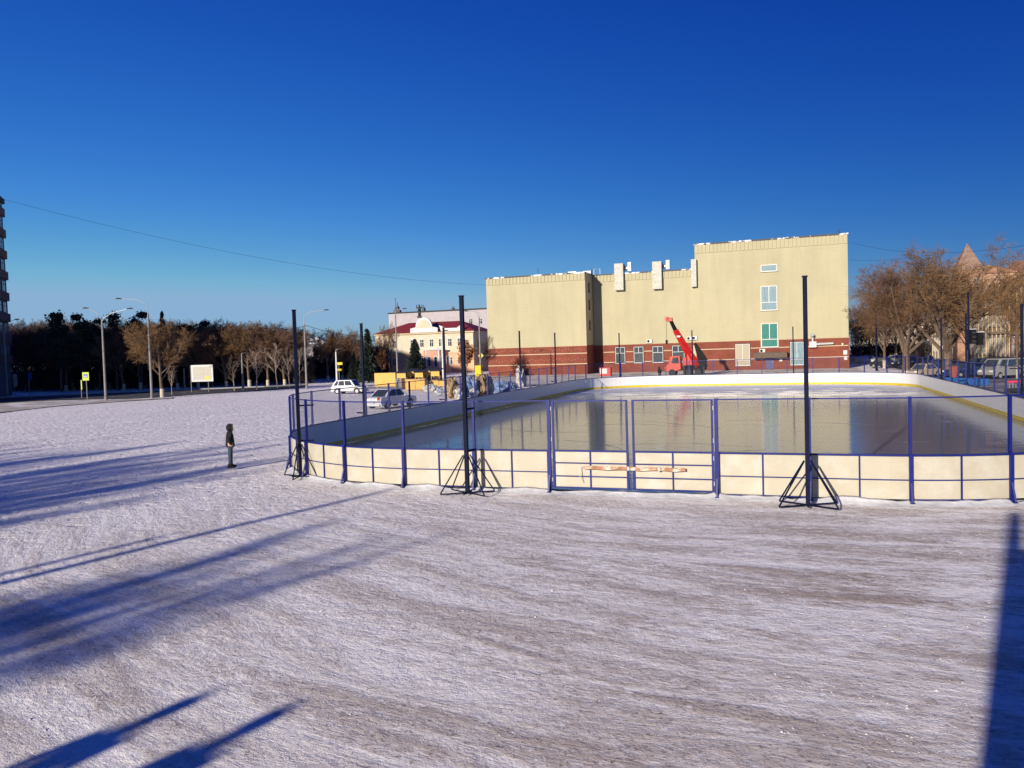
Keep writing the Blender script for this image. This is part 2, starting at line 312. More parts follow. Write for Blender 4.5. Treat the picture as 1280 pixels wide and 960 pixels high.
def tag(o, label=None, cat=None, group=None, kind=None):
    if label: o['label'] = label
    if cat: o['category'] = cat
    if group: o['group'] = group
    if kind: o['kind'] = kind
    return o
def empty(name, loc=(0, 0, 0), rz=0, label=None, cat=None, group=None):
    o = bpy.data.objects.new(name, None); COL.objects.link(o); o.location = loc; o.rotation_euler.z = rz; o.empty_display_size = .3
    return tag(o, label, cat, group)
def copy_tree(o, parent=None, top=True):
    c = o.copy(); COL.objects.link(c)
    if parent: c.parent = parent
    for ch in [x for x in o.children]: copy_tree(ch, c, False)
    return c
RZ = -RA      # rotation of rink-aligned things
# ------------------------------------------------------------------ ground
def ground():
    xs = np.concatenate([[-4000, -1500, -600, -300], np.arange(-160, 121, 2.), [200, 400, 1000, 4000]])
    ys = np.concatenate([[-600, -200, -60], np.arange(-20, 141, 2.), [200, 320, 600, 1500, 6000]])
    b = MB(); nx = len(xs)
    for y in ys:
        for x in xs:
            z = 0.
            if 0 < y < 135 and -100 < x < 100:
                z = .05*mnoise.noise(Vector((x*.11, y*.11, 0)))
                q = Vector((x, y, 0)) - A; u, v = q.dot(e1), q.dot(e2)
                if -4 < u < 34.5 and -4 < v < 65: z = -.02
                z -= .03
            b.v.append((x, y, z))
    for j in range(len(ys)-1):
        for i in range(nx-1): b.f.append((j*nx+i, j*nx+i+1, (j+1)*nx+i+1, (j+1)*nx+i)); b.m.append(0)
    o = b.build('ground', m_snow, smooth=True); tag(o, kind='structure')
ground()
def strip(name, near, far, z, mat):
    b = MB(); n = len(near)
    pts = [(p.x, p.y, z) for p in near] + [(p.x, p.y, z) for p in far]
    b.add(pts, [(i, i+1, n+i+1, n+i) for i in range(n-1)]); return tag(b.build(name, mat), kind='structure')
rn = [G(-300, 512), G(0, 504), G(60, 500.5), G(180, 498), G(240, 493.5), G(330, 488), G(382, 484)]
rf = [G(-300, 505), G(0, 498), G(60, 495.5), G(150, 491.5), G(240, 488), G(330, 484.5), G(382, 481.5)]
strip('road', rn, rf, .05, m_asphalt)
m_verge = M('dirty_verge', (.38, .33, .29), .9, var=.25, vscale=.5, bump=.5, bscale=4, col2=(.70, .68, .68), c2pos=(.45, .6), c2scale=.3)
strip('path', [G(-300, 540), G(0, 516), G(70, 508), G(150, 502), G(215, 498)], [G(-300, 512.5), G(0, 504.5), G(60, 501), G(150, 499.5), G(215, 496.5)], .045, m_verge)
kb = MB()
for row in (rf,):
    for p, q in zip(row, row[1:]):
        kb.bar((p.x, p.y+.2, .08), (q.x, q.y+.2, .08), .22)
tag(kb.build('kerb', m_grey), kind='structure')
def clumps():
    rr = random.Random(4); b = MB(); base = [(1, 0, 0), (0, 1, 0), (-1, 0, 0), (0, -1, 0), (0, 0, 1), (0, 0, -.6)]
    F8 = [(0, 1, 4), (1, 2, 4), (2, 3, 4), (3, 0, 4), (1, 0, 5), (2, 1, 5), (3, 2, 5), (0, 3, 5)]
    k = 0
    while k < 11000:
        x, y = rr.uniform(-34, 18), 7+38*rr.random()**1.4
        q = Vector((x, y, 0))-A; u, v = q.dot(e1), q.dot(e2)
        if (-1.5 < u < 32 and v > -.25) or mnoise.noise(Vector((x*.35, y*.5, 1))) < -.05: continue
        k += 1; s_ = rr.uniform(.006, .016)*(1.7 if rr.random() < .05 else 1)*(1+.022*y); a = rr.uniform(0, 6.28); z = .05*mnoise.noise(Vector((x*.11, y*.11, 0)))-.03
        b.add([(x+(cos(a)*px-sin(a)*py)*s_*rr.uniform(.7, 1.5), y+(sin(a)*px+cos(a)*py)*s_*rr.uniform(.7, 1.5), z+pz*s_*rr.uniform(.35, .8)) for px, py, pz in base], F8)
    tag(b.build('snow_crumbs', M('grey_snow_crumbs', (.46, .44, .44), .9, var=.35, vscale=1.5)), kind='stuff')
clumps()
# street to the right of the rink and the yard behind it
def lquad(name, u0, u1, v0, v1, z, mat):
    b = MB(); b.quad(L2W(u0, v0, z), L2W(u1, v0, z), L2W(u1, v1, z), L2W(u0, v1, z)); return tag(b.build(name, mat), kind='structure')
m_street = M('dirty_street_snow', (.12, .11, .11), .85, var=.3, vscale=.4, bump=.4, bscale=6, col2=(.40, .38, .38), c2pos=(.5, .68), c2scale=.25)
lquad('street', 35, 46, -10, 420, .03, m_street)
lquad('pavement', 46.1, 49.8, 20, 420, .09, m_street)
m_yard = M('yard_paving', (.58, .54, .50), .9, var=.15, vscale=.6, bump=.3, col2=(.20, .15, .11), c2pos=(.54, .62), c2scale=.22, stretch=(1, 1, 1))
lquad('yard', -34, 30, 68, 113.5, .03, m_yard)
# ------------------------------------------------------------------ ice rink
W_, L_, R_ = 30.5, 61.0, 8.5
def perim(s):
    segs = [('l', (R_, 0), (1, 0), W_-2*R_), ('a', (W_-R_, R_), -pi/2, R_*pi/2), ('l', (W_, R_), (0, 1), L_-2*R_), ('a', (W_-R_, L_-R_), 0, R_*pi/2),
            ('l', (W_-R_, L_), (-1, 0), W_-2*R_), ('a', (R_, L_-R_), pi/2, R_*pi/2), ('l', (0, L_-R_), (0, -1), L_-2*R_), ('a', (R_, R_), pi, R_*pi/2)]
    tot = sum(x[3] for x in segs); s %= tot
    for k, p, d, ln in segs:
        if s <= ln:
            if k == 'l':
                return Vector((p[0]+d[0]*s, p[1]+d[1]*s, 0)), Vector((d[1], -d[0], 0))
            a = d + s/R_; return Vector((p[0]+R_*cos(a), p[1]+R_*sin(a), 0)), Vector((cos(a), sin(a), 0))
        s -= ln
TOT = 2*(W_-2*R_)+2*(L_-2*R_)+2*pi*R_
NP = 70; DS = TOT/NP; S0 = 13.13 - R_ - 2*DS
ib = MB(); ring = [perim(TOT*i/200)[0]*1. for i in range(200)]
ib.add([(p.x, p.y, .06) for p in ring], [tuple(range(200))]); tag(ib.build('ice', m_ice, loc=A, rz=RZ), kind='structure')
ck = MB(); rc = random.Random(3)
for k in range(26):
    x, y = rc.uniform(2, 28), rc.uniform(2, 50); a = rc.uniform(-.5, .5)+(pi/2 if rc.random() < .3 else 0); 
    for q in range(rc.randint(4, 9)):
        nx_, ny_ = x+cos(a)*rc.uniform(.5, 1.3), y+sin(a)*rc.uniform(.5, 1.3); w_ = rc.uniform(.012, .035)
        if not (3 < nx_ < 27.5 and 3 < ny_ < 56): break
        ck.add([(x, y-w_, .064), (nx_, ny_-w_, .064), (nx_, ny_+w_, .064), (x, y+w_, .064)], [(0, 1, 2, 3)]); x, y = nx_, ny_; a += rc.uniform(-.45, .45)
tag(ck.build('ice_cracks', M('dark_ice_crack', (.05, .055, .065), .3), loc=A, rz=RZ), kind='structure')
rink = empty('rink_fence', A, RZ, 'blue framed ice rink boards with cream panels and chain link netting above', 'rink fence')
def sweep(b, s0, s1, off0, off1, z0, z1, n=5, mi=0):
    vs = []
    for i in range(n+1):
        p, nn = perim(s0+(s1-s0)*i/n)
        for o, z in ((off0, z0), (off1, z0), (off1, z1), (off0, z1)): vs.append(p+nn*o+Vector((0, 0, z)))
    fs = [(0, 1, 2, 3), (4*n+3, 4*n+2, 4*n+1, 4*n)]
    for i in range(n):
        for k in range(4): fs.append((4*i+k, 4*i+4+k, 4*i+4+(k+1) % 4, 4*i+(k+1) % 4))
    b.add(vs, fs, mi)
ZB, ZT = 1.2, 2.7
GATE = (2, 3)
def netting(b, s0, s1, z0, z1, step=.065, wd=.0021):
    ln = s1-s0; h = z1-z0
    k = -int(h/step)
    while k*step < ln:
        for sg in (0, 1):
            a0 = max(0, k*step); a1 = min(ln, k*step+h)
            if a1 > a0:
                t0 = (a0-k*step)/h; t1 = (a1-k*step)/h
                if sg: t0, t1 = 1-t0, 1-t1
                p, nn = perim(s0+a0); q, n2 = perim(s0+a1); P = p+Vector((0, 0, z0+h*t0)); Q = q+Vector((0, 0, z0+h*t1))
                off = nn*(.012 if sg else .018); P = P+off; Q = Q+off
                t = (Q-P).normalized(); c = t.cross(nn).normalized()*wd
                b.add([P-c, P+c, Q+c, Q-c], [(0, 1, 2, 3)])
        k += 1
post_mesh = None
for i in range(NP):
    s0 = S0 + i*DS; s1 = s0 + DS; gate = i in GATE
    curved = (perim(s0)[1]-perim(s1)[1]).length > .02; n = 5 if curved else 1
    if not gate:
        b = MB(); sweep(b, s0+.003, s1-.003, -.006, .0, .07, ZB-.015, n); sweep(b, s0+.003, s1-.003, -.013, -.0061, .07, ZB-.015, n, 1); b.build('board_panel', [m_board, m_boardin], rink, fix=True)
        b = MB(); sweep(b, s0, s1, -.03, .045, ZB-.015, ZB+.03, n); sweep(b, s0, s1, 0.006, .04, .56, .585, n)
        if i in (1, 4, 5, 6, 0) and i % 2 == 0: sweep(b, s0, s1, .006, .04, .05, .08, n)
        sm = (s0+s1)/2; sweep(b, sm-.018, sm+.018, .008, .045, .06, ZB-.016, 1)
        b.build('panel_frame', m_blue, rink, fix=True)
        b = MB(); sweep(b, s0, s1, -.012, .022, ZT-.03, ZT+.005, n); b.build('top_rail', m_blue, rink, fix=True)
        b = MB(); netting(b, s0, s1, ZB+.03, ZT-.03); b.build('net_panel', m_net, rink)
        b = MB(); sweep(b, s0, s1, -.028, -.014, .07, .27, n); b.build('kick_strip', m_kick, rink, fix=True)
    else:
        # the two leaves of the gate
        hs_ = .05 if i == GATE[0] else .02; he = .02 if i == GATE[0] else .05
        a_, c_ = s0+hs_+.05, s1-he-.03
        gt = MB(); sweep(gt, a_, c_, -.012, 0, .12, ZB-.02, 1); g = gt.build('gate', m_board, rink, fix=True); g['label'] = 'gate leaf of cream plastic with an extra blue cross rail'
        b = MB()
        for z in (.12, .45, .84, ZB-.01): sweep(b, a_, c_, .004, .045, z, z+(.03 if z < 1 else .05), 1)
        sweep(b, a_, c_, .004, .045, ZT-.04, ZT, 1)
        for s in (a_, c_-.06): sweep(b, s, s+.06, .006, .05, .1, ZT, 1)
        sm = (a_+c_)/2; sweep(b, sm-.018, sm+.018, .008, .043, .12, ZB, 1)
        b.build('gate_frame', m_blue, g, fix=True)
        b = MB(); netting(b, a_, c_, ZB+.04, ZT-.04); b.build('net_panel', m_net, g)
        b = MB(); sweep(b, a_, c_, -.028, -.014, .12, .27, 1); b.build('kick_strip', m_kick, g, fix=True)
        sh = a_-.01 if i == 2 else c_+.01
        for z in (.3, 1.0, 1.5, 2.4):
            hb = MB(); p, nn = perim(sh); hb.tube([p+nn*.07+Vector((0, 0, z)), p+nn*.07+Vector((0, 0, z+.12))], .022); hb.build('hinge', m_galv, g)
    # the post at s0
    if i != 3:
        p, nn = perim(s0); tt = Vector((-nn.y, nn.x, 0))
        b = MB()
        def pb(o0, o1, z0, z1, hw=.045):
            q = [p+nn*o0-tt*hw, p+nn*o1-tt*hw, p+nn*o1+tt*hw, p+nn*o0+tt*hw]
            b.add([x+Vector((0, 0, z0)) for x in q]+[x+Vector((0, 0, z1)) for x in q], [(0,3,2,1),(4,5,6,7),(0,1,5,4),(1,2,6,5),(2,3,7,6),(3,0,4,7)])
        wide = .05 if i in (2, 4) else .035
        pb(.046, .12, 0.0, ZB+.05, wide+.01); pb(-.02, .06, ZB+.031, ZT+.02, wide)
        b.bar(p+nn*.1+Vector((0, 0, .5)), p+nn*.24+Vector((0, 0, .02)), .045)
        pb(.03, .26, .0, .02, .05)
        b.build('fence_post', m_blue, rink, fix=True)
# crossbar that locks the gate leaves
p0, n0 = perim(S0+2*DS+1.05); p1, _ = perim(S0+4*DS-.85)
lb = MB(); k_ = 9
pts = [p0.lerp(p1, t/k_)+n0*.115+Vector((0, 0, .735+.012*sin(t*2.1))) for t in range(k_+1)]
lb.tube(pts, [.05+.006*((t*7) % 3) for t in range(k_+1)], 6)
bar_ = empty('timber_beam', L2W(0, 0), RZ, 'long pinkish timber beam barring the two gate leaves', 'beam')
lb.build('beam', m_woodred, bar_)
ropeb = MB(); q = p0+n0*.13+Vector((0, 0, .73)); ropeb.tube([q+Vector((0, 0, .06)), q+Vector((-.12, -.02, .02)), q+Vector((-.1, -.02, -.3)), q+Vector((-.06, -.01, -.42))], .012, 5)
for t in (.45, .75): c_ = p0.lerp(p1, t)+n0*.115+Vector((0, 0, .735)); ropeb.tube([c_+Vector((-.03, 0, 0)), c_+Vector((.03, 0, 0))], .066, 8)
ropeb.build('rope', m_tarpw, bar_)
# ridge of cleared snow along the foot of the boards
sb = MB(); NR = 520; prof = [(.0, .0), (.0, 1.), (.05, .75), (.14, .35), (.34, .0)]
vs = []
for i in range(NR):
    s = TOT*i/NR; p, nn = perim(s); h = .07+.13*mnoise.noise(Vector((s*.9, 0, 0)))+.08*mnoise.noise(Vector((s*4, 3, 0))); wv = 1+.4*mnoise.noise(Vector((s*1.7, 9, 0)))
    for o, hh in prof: vs.append(p+nn*(.05+o*wv)+Vector((0, 0, max(-.05, -.05+hh*(h+.05)))))
m5 = len(prof); sb.add(vs, [(i*m5+k, i*m5+k+1, ((i+1) % NR)*m5+k+1, ((i+1) % NR)*m5+k) for i in range(NR) for k in range(m5-1)])
tag(sb.build('snow_bank', m_snowclean, loc=A, rz=RZ, smooth=True, fix=True), kind='structure')
# ------------------------------------------------------------------ tall net poles on braced feet
def net_pole_proto():
    r = empty('net_pole', (0, 0, 0))
    b = MB(); b.bar((0, 0, 0), (0, 0, 5.85), .11); b.box(-.07, .07, -.07, .07, 5.84, 5.87); b.build('pole', m_black, r)
    for sx in (-1, 1):
        for sy in (-1, 1):
            b = MB(); b.bar((sx*.08, sy*.06, 1.15), (sx*.70, sy*.42, .03), .03); b.build('brace', m_black, r)
    b = MB()
    for sy in (-1, 1): b.bar((-.70, sy*.42, .02), (.70, -sy*.42, .02), .03)
    b.bar((0, -.3, .03), (0, .3, .03), .05); b.build('foot_frame', m_black, r)
    b = MB(); b.bar((0, .05, 1.25), (.1, .5, 1.25), .05); b.bar((0, .05, 2.5), (.05, .55, 2.5), .04); b.build('stay_bracket', m_black, r)
    return r
npp = net_pole_proto()
poles = [(3.05, .75, 'at the rounded left corner of the rink'), (10.45, -.75, 'in front of the boards left of the gate'), (20.25, -.85, 'in front of the boards right of the gate')]
GRP = 'tall dark net poles round the rink'
first = True
def place_pole(u, v, rz, label, hgt=1.):
    global first
    o = npp if first else copy_tree(npp); first = False
    o.location = L2W(u, v, 0); o.rotation_euler.z = RZ+rz; tag(o, label, 'net pole', GRP); o.scale.z = hgt; return o
def side_uv(px, py, vside=None, u=None, v=None):
    d = ray(px, py)
    if u is not None:
        k = (u + A.dot(e1))/(d.dot(e1)); return u, (d*k-A).dot(e2)
    k = (v + A.dot(e2))/(d.dot(e2)); return (d*k-A).dot(e1), v
place_pole(side_uv(371.5, 490, v=1.25)[0], 1.25, -.75, 'tall dark steel pole on braced feet at the rounded corner nearest the person')
place_pole(side_uv(580.5, 490, v=-.8)[0], -.8, 0, 'tall dark steel pole on braced feet in front of the boards left of the gate')
place_pole(side_uv(1008, 490, v=-.9)[0], -.9, 0, 'tall dark steel pole on braced feet in front of the boards right of the gate')
for px, py, lab in [(455, 500, 'tall dark pole behind the left boards beside the white hatchback'), (557, 490, 'tall dark pole behind the left boards before the wooden stalls'),
                    (651, 480, 'tall dark pole before the left half of the beige blank wall'), (695, 476, 'tall dark pole before the right half of the beige blank wall')]:
    u, v = side_uv(px, py, u=-.85); place_pole(u, v, pi/2, lab)
for px, lab in [(775, 'slim dark pole behind the end boards before the first ground floor windows'), (866, 'slim dark pole behind the end boards before the crane boom'), (992, 'slim dark pole behind the end boards before the ground floor door canopy')]:
    u, v = side_uv(px, 470, v=L_+.9); place_pole(u, v, 0, lab)
for px, lab in [(1177, 'tall dark pole behind the boards in front of the big bare tree'), (1208, 'tall dark pole behind the boards beside the traffic light'), (1277.5, 'tall dark pole behind the boards before the silver van')]:
    u, v = side_uv(px, 480, u=W_+.9); place_pole(u, v, pi/2, lab)
# ------------------------------------------------------------------ the beige theatre
VF, VM, HL, HR, HBR = 108.0, 114.0, 17.25, 21.3, 4.95
UL0 = Vp(609, 400, VF)[0]; UL1 = Vp(732.5, 400, VF)[0]; UR0 = Vp(870, 400, VM)[0]; UR1 = Vp(1060.5, 400, VM)[0]
theatre = empty('theatre', L2W(0, 0), RZ, 'large beige panelled building with red brick base and cream stripes', 'building')
b = MB()
b.box(UL0, UL1, VF, VM+22, HBR, HL-.1); b.box(UL1+.003, UR0, VM, VM+22, HBR, HL-.1); b.box(UR0, UR1, VM-.15, VM+24, HBR, HR-.1)
b.build('wall', m_sidingp, theatre)
# ribbed band under the eaves
def ribs(b, u0, u1, v, z1, h=1.25, step=.62):
    n = max(1, int((u1-u0)/step))
    for i in range(n):
        x = u0+(u1-u0)*i/n; b.box(x+.03, x+(u1-u0)/n-.07, v-.10, v-.002, z1-h, z1-.12)
for a_ in ((UL0, UL1, VF, HL), (UL1+.05, UR0-.02, VM, HL), (UR0+.02, UR1, VM-.15, HR, 1.5)): b = MB(); ribs(b, *a_); b.build('ribbed_band', m_siding, theatre)
b = MB()
for u0, u1, v in ((UL0-.03, UL1+.03, VF-.06), (UL1+.035, UR0-.03, VM-.06), (UR0-.03, UR1+.04, VM-.21)): b.box(u0, u1, v, v+18, 0, HBR-.003)
b.build('brick_base', m_brick, theatre)
b = MB()
WIN = []   # windows on the main wall in local u,z
def wrect(x0, y0, x1, y1): 
    a = Vp(x0, (y0+y1)/2, VM); c = Vp(x1, (y0+y1)/2, VM); t = Vp((x0+x1)/2, y0, VM); q = Vp((x0+x1)/2, y1, VM); return a[0], c[0], q[1], t[1]
grounds = [(769.5, 434, 781.5, 454), (792.5, 433.5, 804.5, 453.5), (816, 433, 829, 453), (840.5, 432, 855.5, 452.5)]
GR = [wrect(*r) for r in grounds]; G5 = wrect(919.5, 430, 937.5, 457); G6 = wrect(988, 427.5, 1004.5, 456)
allg = sorted(GR+[G5, G6]+[wrect(866, 431, 871.5, 455)])
for z, hh in ((4.86, .13), (3.55, .14), (1.75, .14)):
    b.box(UL0-.05, UL1+.05, VF-.09, VF-.062, z, z+hh if z < 4 else z+.085)
    u = UL1+1.6
    for w0 in allg+[(UR1+.05,)*2+(0, 0)]:
        if z > 4: continue
        if w0[0]-.12 > u: 
            for a, c_, vv in ((u, min(w0[0]-.12, UR0-.04), VM-.09), (max(u, UR0-.02), w0[0]-.12, VM-.24)):
                if c_ > a: b.box(a, c_, vv, vv+.028, z, z+hh)
        u = max(u, w0[1]+.12)
b.box(UL1+.1, UR0-.04, VM-.09, VM-.062, 4.86, 4.945); b.box(UR0-.02, UR1+.05, VM-.24, VM-.212, 4.86, 4.945)
b.build('cream_stripes', m_cream, theatre)
# rows of small pale inlaid tiles on the brick
b = MB()
for u0, u1, v, in ((UL0+.4, UL1-.2, VF-.065), ):
    k = 0; x = u0
    while x < u1:
        for z in (4.25, 2.55): b.box(x, x+.10, v-.012, v+.001, z+.12*((k*7) % 3-1), z+.12*((k*7) % 3-1)+.07)
        x += .55; k += 1
b.build('inlaid_tiles', m_cream, theatre)
b = MB(); b.box(UL0-.15, UL1+.12, VF-.14, VM+22.1, HL-.1, HL+.12); b.box(UL1+.123, UR0-.01, VM-.12, VM+22.1, HL-.1, HL+.1); b.box(UR0-.15, UR1+.15, VM-.3, VM+24.1, HR-.1, HR+.15)
b.build('roof', m_roofdark, theatre)
wproto = {}
def window(parent, u0, u1, z0, z1, v, kind, fr=.07, mull=True, transom=None, pane=None, depth=.12, nm='window', framem=None):
    b = MB()
    b.box(u0, u0+fr, v-.03, v+.03, z0, z1); b.box(u1-fr, u1, v-.03, v+.03, z0, z1)
    b.box(u0+fr, u1-fr, v-.03, v+.03, z0, z0+fr); b.box(u0+fr, u1-fr, v-.03, v+.03, z1-fr, z1)
    tz = z0+(z1-z0)*transom if transom else None
    um = (u0+u1)/2
    if mull: b.box(um-fr/2, um+fr/2, v-.025, v+.02, tz+fr/2 if tz else z0+fr, z1-fr)
    if tz: b.box(u0+fr, u1-fr, v-.025, v+.02, tz-fr/2, tz+fr/2)
    o = b.build(nm, framem or m_white, parent)
    b = MB(); b.box(u0+fr, u1-fr, v+.0, v+.015, z0+fr, z1-fr); b.build('pane', pane or m_glass, o)
    b = MB(); b.box(u0-.08, u1+.08, v-.16, v-.031, z0-.06, z0-.005); b.build('sill', m_white, o)
    return o
VB = VM-.10
for r in GR:
    b = MB(); b.box(r[0]-.12, r[1]+.12, VM-.10, VM-.061, r[2]-.1, r[3]+.12); b.build('recess_shade', m_darkgrey, theatre)  # raised dark plate, its tone stands in for the shade of a recess
    window(theatre, r[0], r[1], r[2], r[3], VM-.135, 0, transom=.62, pane=m_glass)
for r, pm, lab in ((G5, m_blind, 'tall ground floor window closed by beige blinds'), (G6, m_curtain, 'ground floor window behind the tall pole')):
    b = MB(); b.box(r[0]-.1, r[1]+.1, VM-.25, VM-.211, r[2]-.1, r[3]+.1); b.build('recess_shade', m_darkgrey, theatre)  # same dark plate standing in for recess shade
    o = window(theatre, r[0], r[1], r[2], r[3], VM-.285, 0, transom=.25, pane=pm); o['label'] = lab
for rr, pm, tr, lab in (((951, 357.5, 971.5, 388), m_curtain, .33, 'upper window with pale curtains'), ((951.5, 404, 972.5, 434), m_green, .33, 'window with green curtains above the door canopy'), ((951, 331, 971.5, 339.5), m_curtain, None, 'narrow top ventilation window')):
    r = wrect(*rr); o = window(theatre, *r, VM-.26, 0, fr=.11, mull=tr is not None, transom=tr, pane=pm); o['label'] = lab
    b = MB(); b.box(r[0]-.1, r[1]+.1, VM-.22, VM-.152, r[2]-.1, r[3]+.1); b.build('window_reveal', m_cream, theatre)
# small windows and ladder in the shaded recess
for z in (7.5, 11, 14):
    b = MB(); b.box(UL1+.002, UL1+.05, VF+2.2, VF+3.0, z, z+1.7); b.build('side_window', m_glass, theatre)
b = MB()
for y in (VF+3.9, VF+4.5): b.bar((UL1+.28, y, .8), (UL1+.28, y, HL+1.0), .05)
z = 1.
while z < HL+.9: b.bar((UL1+.28, VF+3.9, z), (UL1+.28, VF+4.5, z), .03); z += .4
for z in (5, 9, 13): 
    for y in (VF+3.9, VF+4.5): b.bar((UL1, y, z), (UL1+.28, y, z), .04)
b.build('fire_ladder', m_darkgrey, theatre)
b = MB(); b.box(UL1-1.6, UL1-.3, VF+5.5, VF+6.5, HL+.1, HL+.8); b.box(UL1-3.5, UL1-2.0, VF+2, VF+3, HL+.1, HL+.5)
for x in (UL1+.1, UL1+1.2): b.bar((x, VM+.3, HL+.1), (x, VM+.3, HL+1.1), .05)
b.bar((UL1+.1, VM+.3, HL+1.1), (UL1+1.2, VM+.3, HL+1.1), .05)
b.build('roof_gear', m_galv, theatre)
b = MB(); ux = Vp(666, 340, VF)[0]; b.bar((ux, VF+3, HL), (ux, VF+3, HL+1.6), .06); ux = Vp(1050, 290, VM)[0]; b.bar((ux, VM+2, HR), (ux, VM+2, HR+1.2), .08); b.bar((ux-.3, VM+2, HR+.8), (ux+.3, VM+2, HR+1.), .05); b.build('roof_aerial', m_darkgrey, theatre)
# ventilation ducts climbing over the parapet
for x0, x1, y0, y1, ex in ((767.5, 778.5, 329.5, 363, 1), (815, 826.5, 327, 361.5, 1), (863.5, 870, 324, 358.5, 0)):
    a = Vp(x0, y0, VM-.9); c_ = Vp(x1, y0, VM-.9); q = Vp(x0, y1, VM-.9)
    b = MB()
    zz = q[1]
    while zz < a[1]-.05: z2 = min(zz+1.25, a[1]); b.box(a[0], c_[0], VM-.9, VM-.17, zz, z2-.03); zz = z2
    b.box(a[0]+.03, c_[0]-.03, VM-.87, VM-.2, q[1]+.02, a[1]-.1)
    b.box(a[0]+.05, c_[0]-.05, VM-.2, VM+1.4, a[1]-1.3, a[1]-.1)
    o = b.build('ventilation_duct', m_white_dirty, theatre)
    if ex:
        b = MB(); um = c_[0]+.9; b.tube([(c_[0]-.1, VM+.6, a[1]-.8), (um, VM+.6, a[1]-.8)], .32, 10); b.box(um-.28, um+.32, VM+.2, VM+1.0, a[1]-1.35, a[1]+.2)
        b.build('extract_fan', m_galv, o)
# air conditioner boxes
def ac(parent, px, py, v):
    u, z = Vp(px, py, v); b = MB(); b.box(u-.45, u+.45, v-.35, v-.05, z-.3, z+.3); o = b.build('air_conditioner', m_white, parent, bevel=.02)
    b = MB(); b.tube([(u-.15, v-.36, z), (u-.15, v-.352, z)], .22, 14); b.build('fan_grille', m_black2, o)
    b = MB(); b.bar((u-.4, v-.3, z-.33), (u-.4, v, z-.33), .04); b.bar((u+.4, v-.3, z-.33), (u+.4, v, z-.33), .04); b.build('bracket', m_darkgrey, o)
ac(theatre, 812, 426.5, VM); ac(theatre, 862, 423, VM); ac(theatre, 868.5, 422.5, VM-.1); ac(theatre, 953, 438.5, VM-.22)
# door, canopy, vent pipe, small boxes
u0 = Vp(957, 450, VM)[0]; u1 = Vp(967.5, 450, VM)[0]
b = MB(); b.box(u0, u1, VM-.30, VM-.212, 0.1, 2.55); d = b.build('door', M('purple_blue_door', (.05, .04, .14), .5), theatre)
b = MB(); b.bar((u1-.2, VM-.34, 1.1), (u1-.2, VM-.34, 1.4), .05); b.build('handle', m_galv, d)
cu0 = Vp(942, 443, VM-1.6)[0]; cu1 = Vp(984, 443, VM-1.6)[0]; cz = Vp(960, 447.5, VM-1.6)[1]
b = MB(); b.box(cu0, cu1, VM-1.7, VM-.213, cz, cz+.85); b.box(cu0-.05, cu1+.05, VM-1.75, VM-.213, cz+.85, cz+.95); b.build('door_canopy', M('brown_canopy', (.075, .045, .03), .6, var=.3), theatre, bevel=.02)
ux, z = Vp(1016, 430, VM-.6); b = MB(); b.box(ux-.55, ux+.55, VM-.9, VM-.2, z-.55, z+.4); b.tube([(ux+.5, VM-.6, z-.05), (ux+3.1, VM-.6, z+.02)], .2, 12)
b.tube([(ux, VM-.6, z+.35), (ux, VM-.6, z+1.1), (ux-.05, VM-.9, z+1.4)], .19, 12); b.tube([(ux-.05, VM-.85, z+1.35), (ux-.05, VM-1.1, z+1.5)], [.3, .3], 12); b.build('ventilation_pipe', m_galv, theatre)
for px, py, s in ((1056.5, 440.5, .28), (1057, 447.5, .24), (1053, 430, .12), (976, 449.5, .24), (739, 452, .3)):
    vv = VM-.22; ux, z = Vp(px, py, vv); b = MB(); b.box(ux-s, ux+s, vv-.12, vv, z-s*1.2, z+s*1.2); b.build('wall_box', m_white, theatre)
b = MB(); vx = Vp(866, 440, VM)[0]; b.box(vx+.1, vx+.75, VM-.1, VM-.061, 1.9, 4.4); b.build('beige_panel', m_cream, theatre)
# annexe beyond the theatre's right corner
an = empty('shop_annexe', L2W(UR1, VM+26), RZ, 'thin orange sliver of a building behind the theatre corner', 'building')
b = MB(); b.box(-3, 1.2, 0, 8, 0, 12); b.build('wall', m_brickor, an); b = MB(); b.box(-3.1, 1.35, -.15, 8.1, 12, 12.5); b.build('roof', m_darkgrey, an)
b = MB(); b.box(.2, 1., -.06, -.003, 8, 10); b.build('window', m_glass, an)
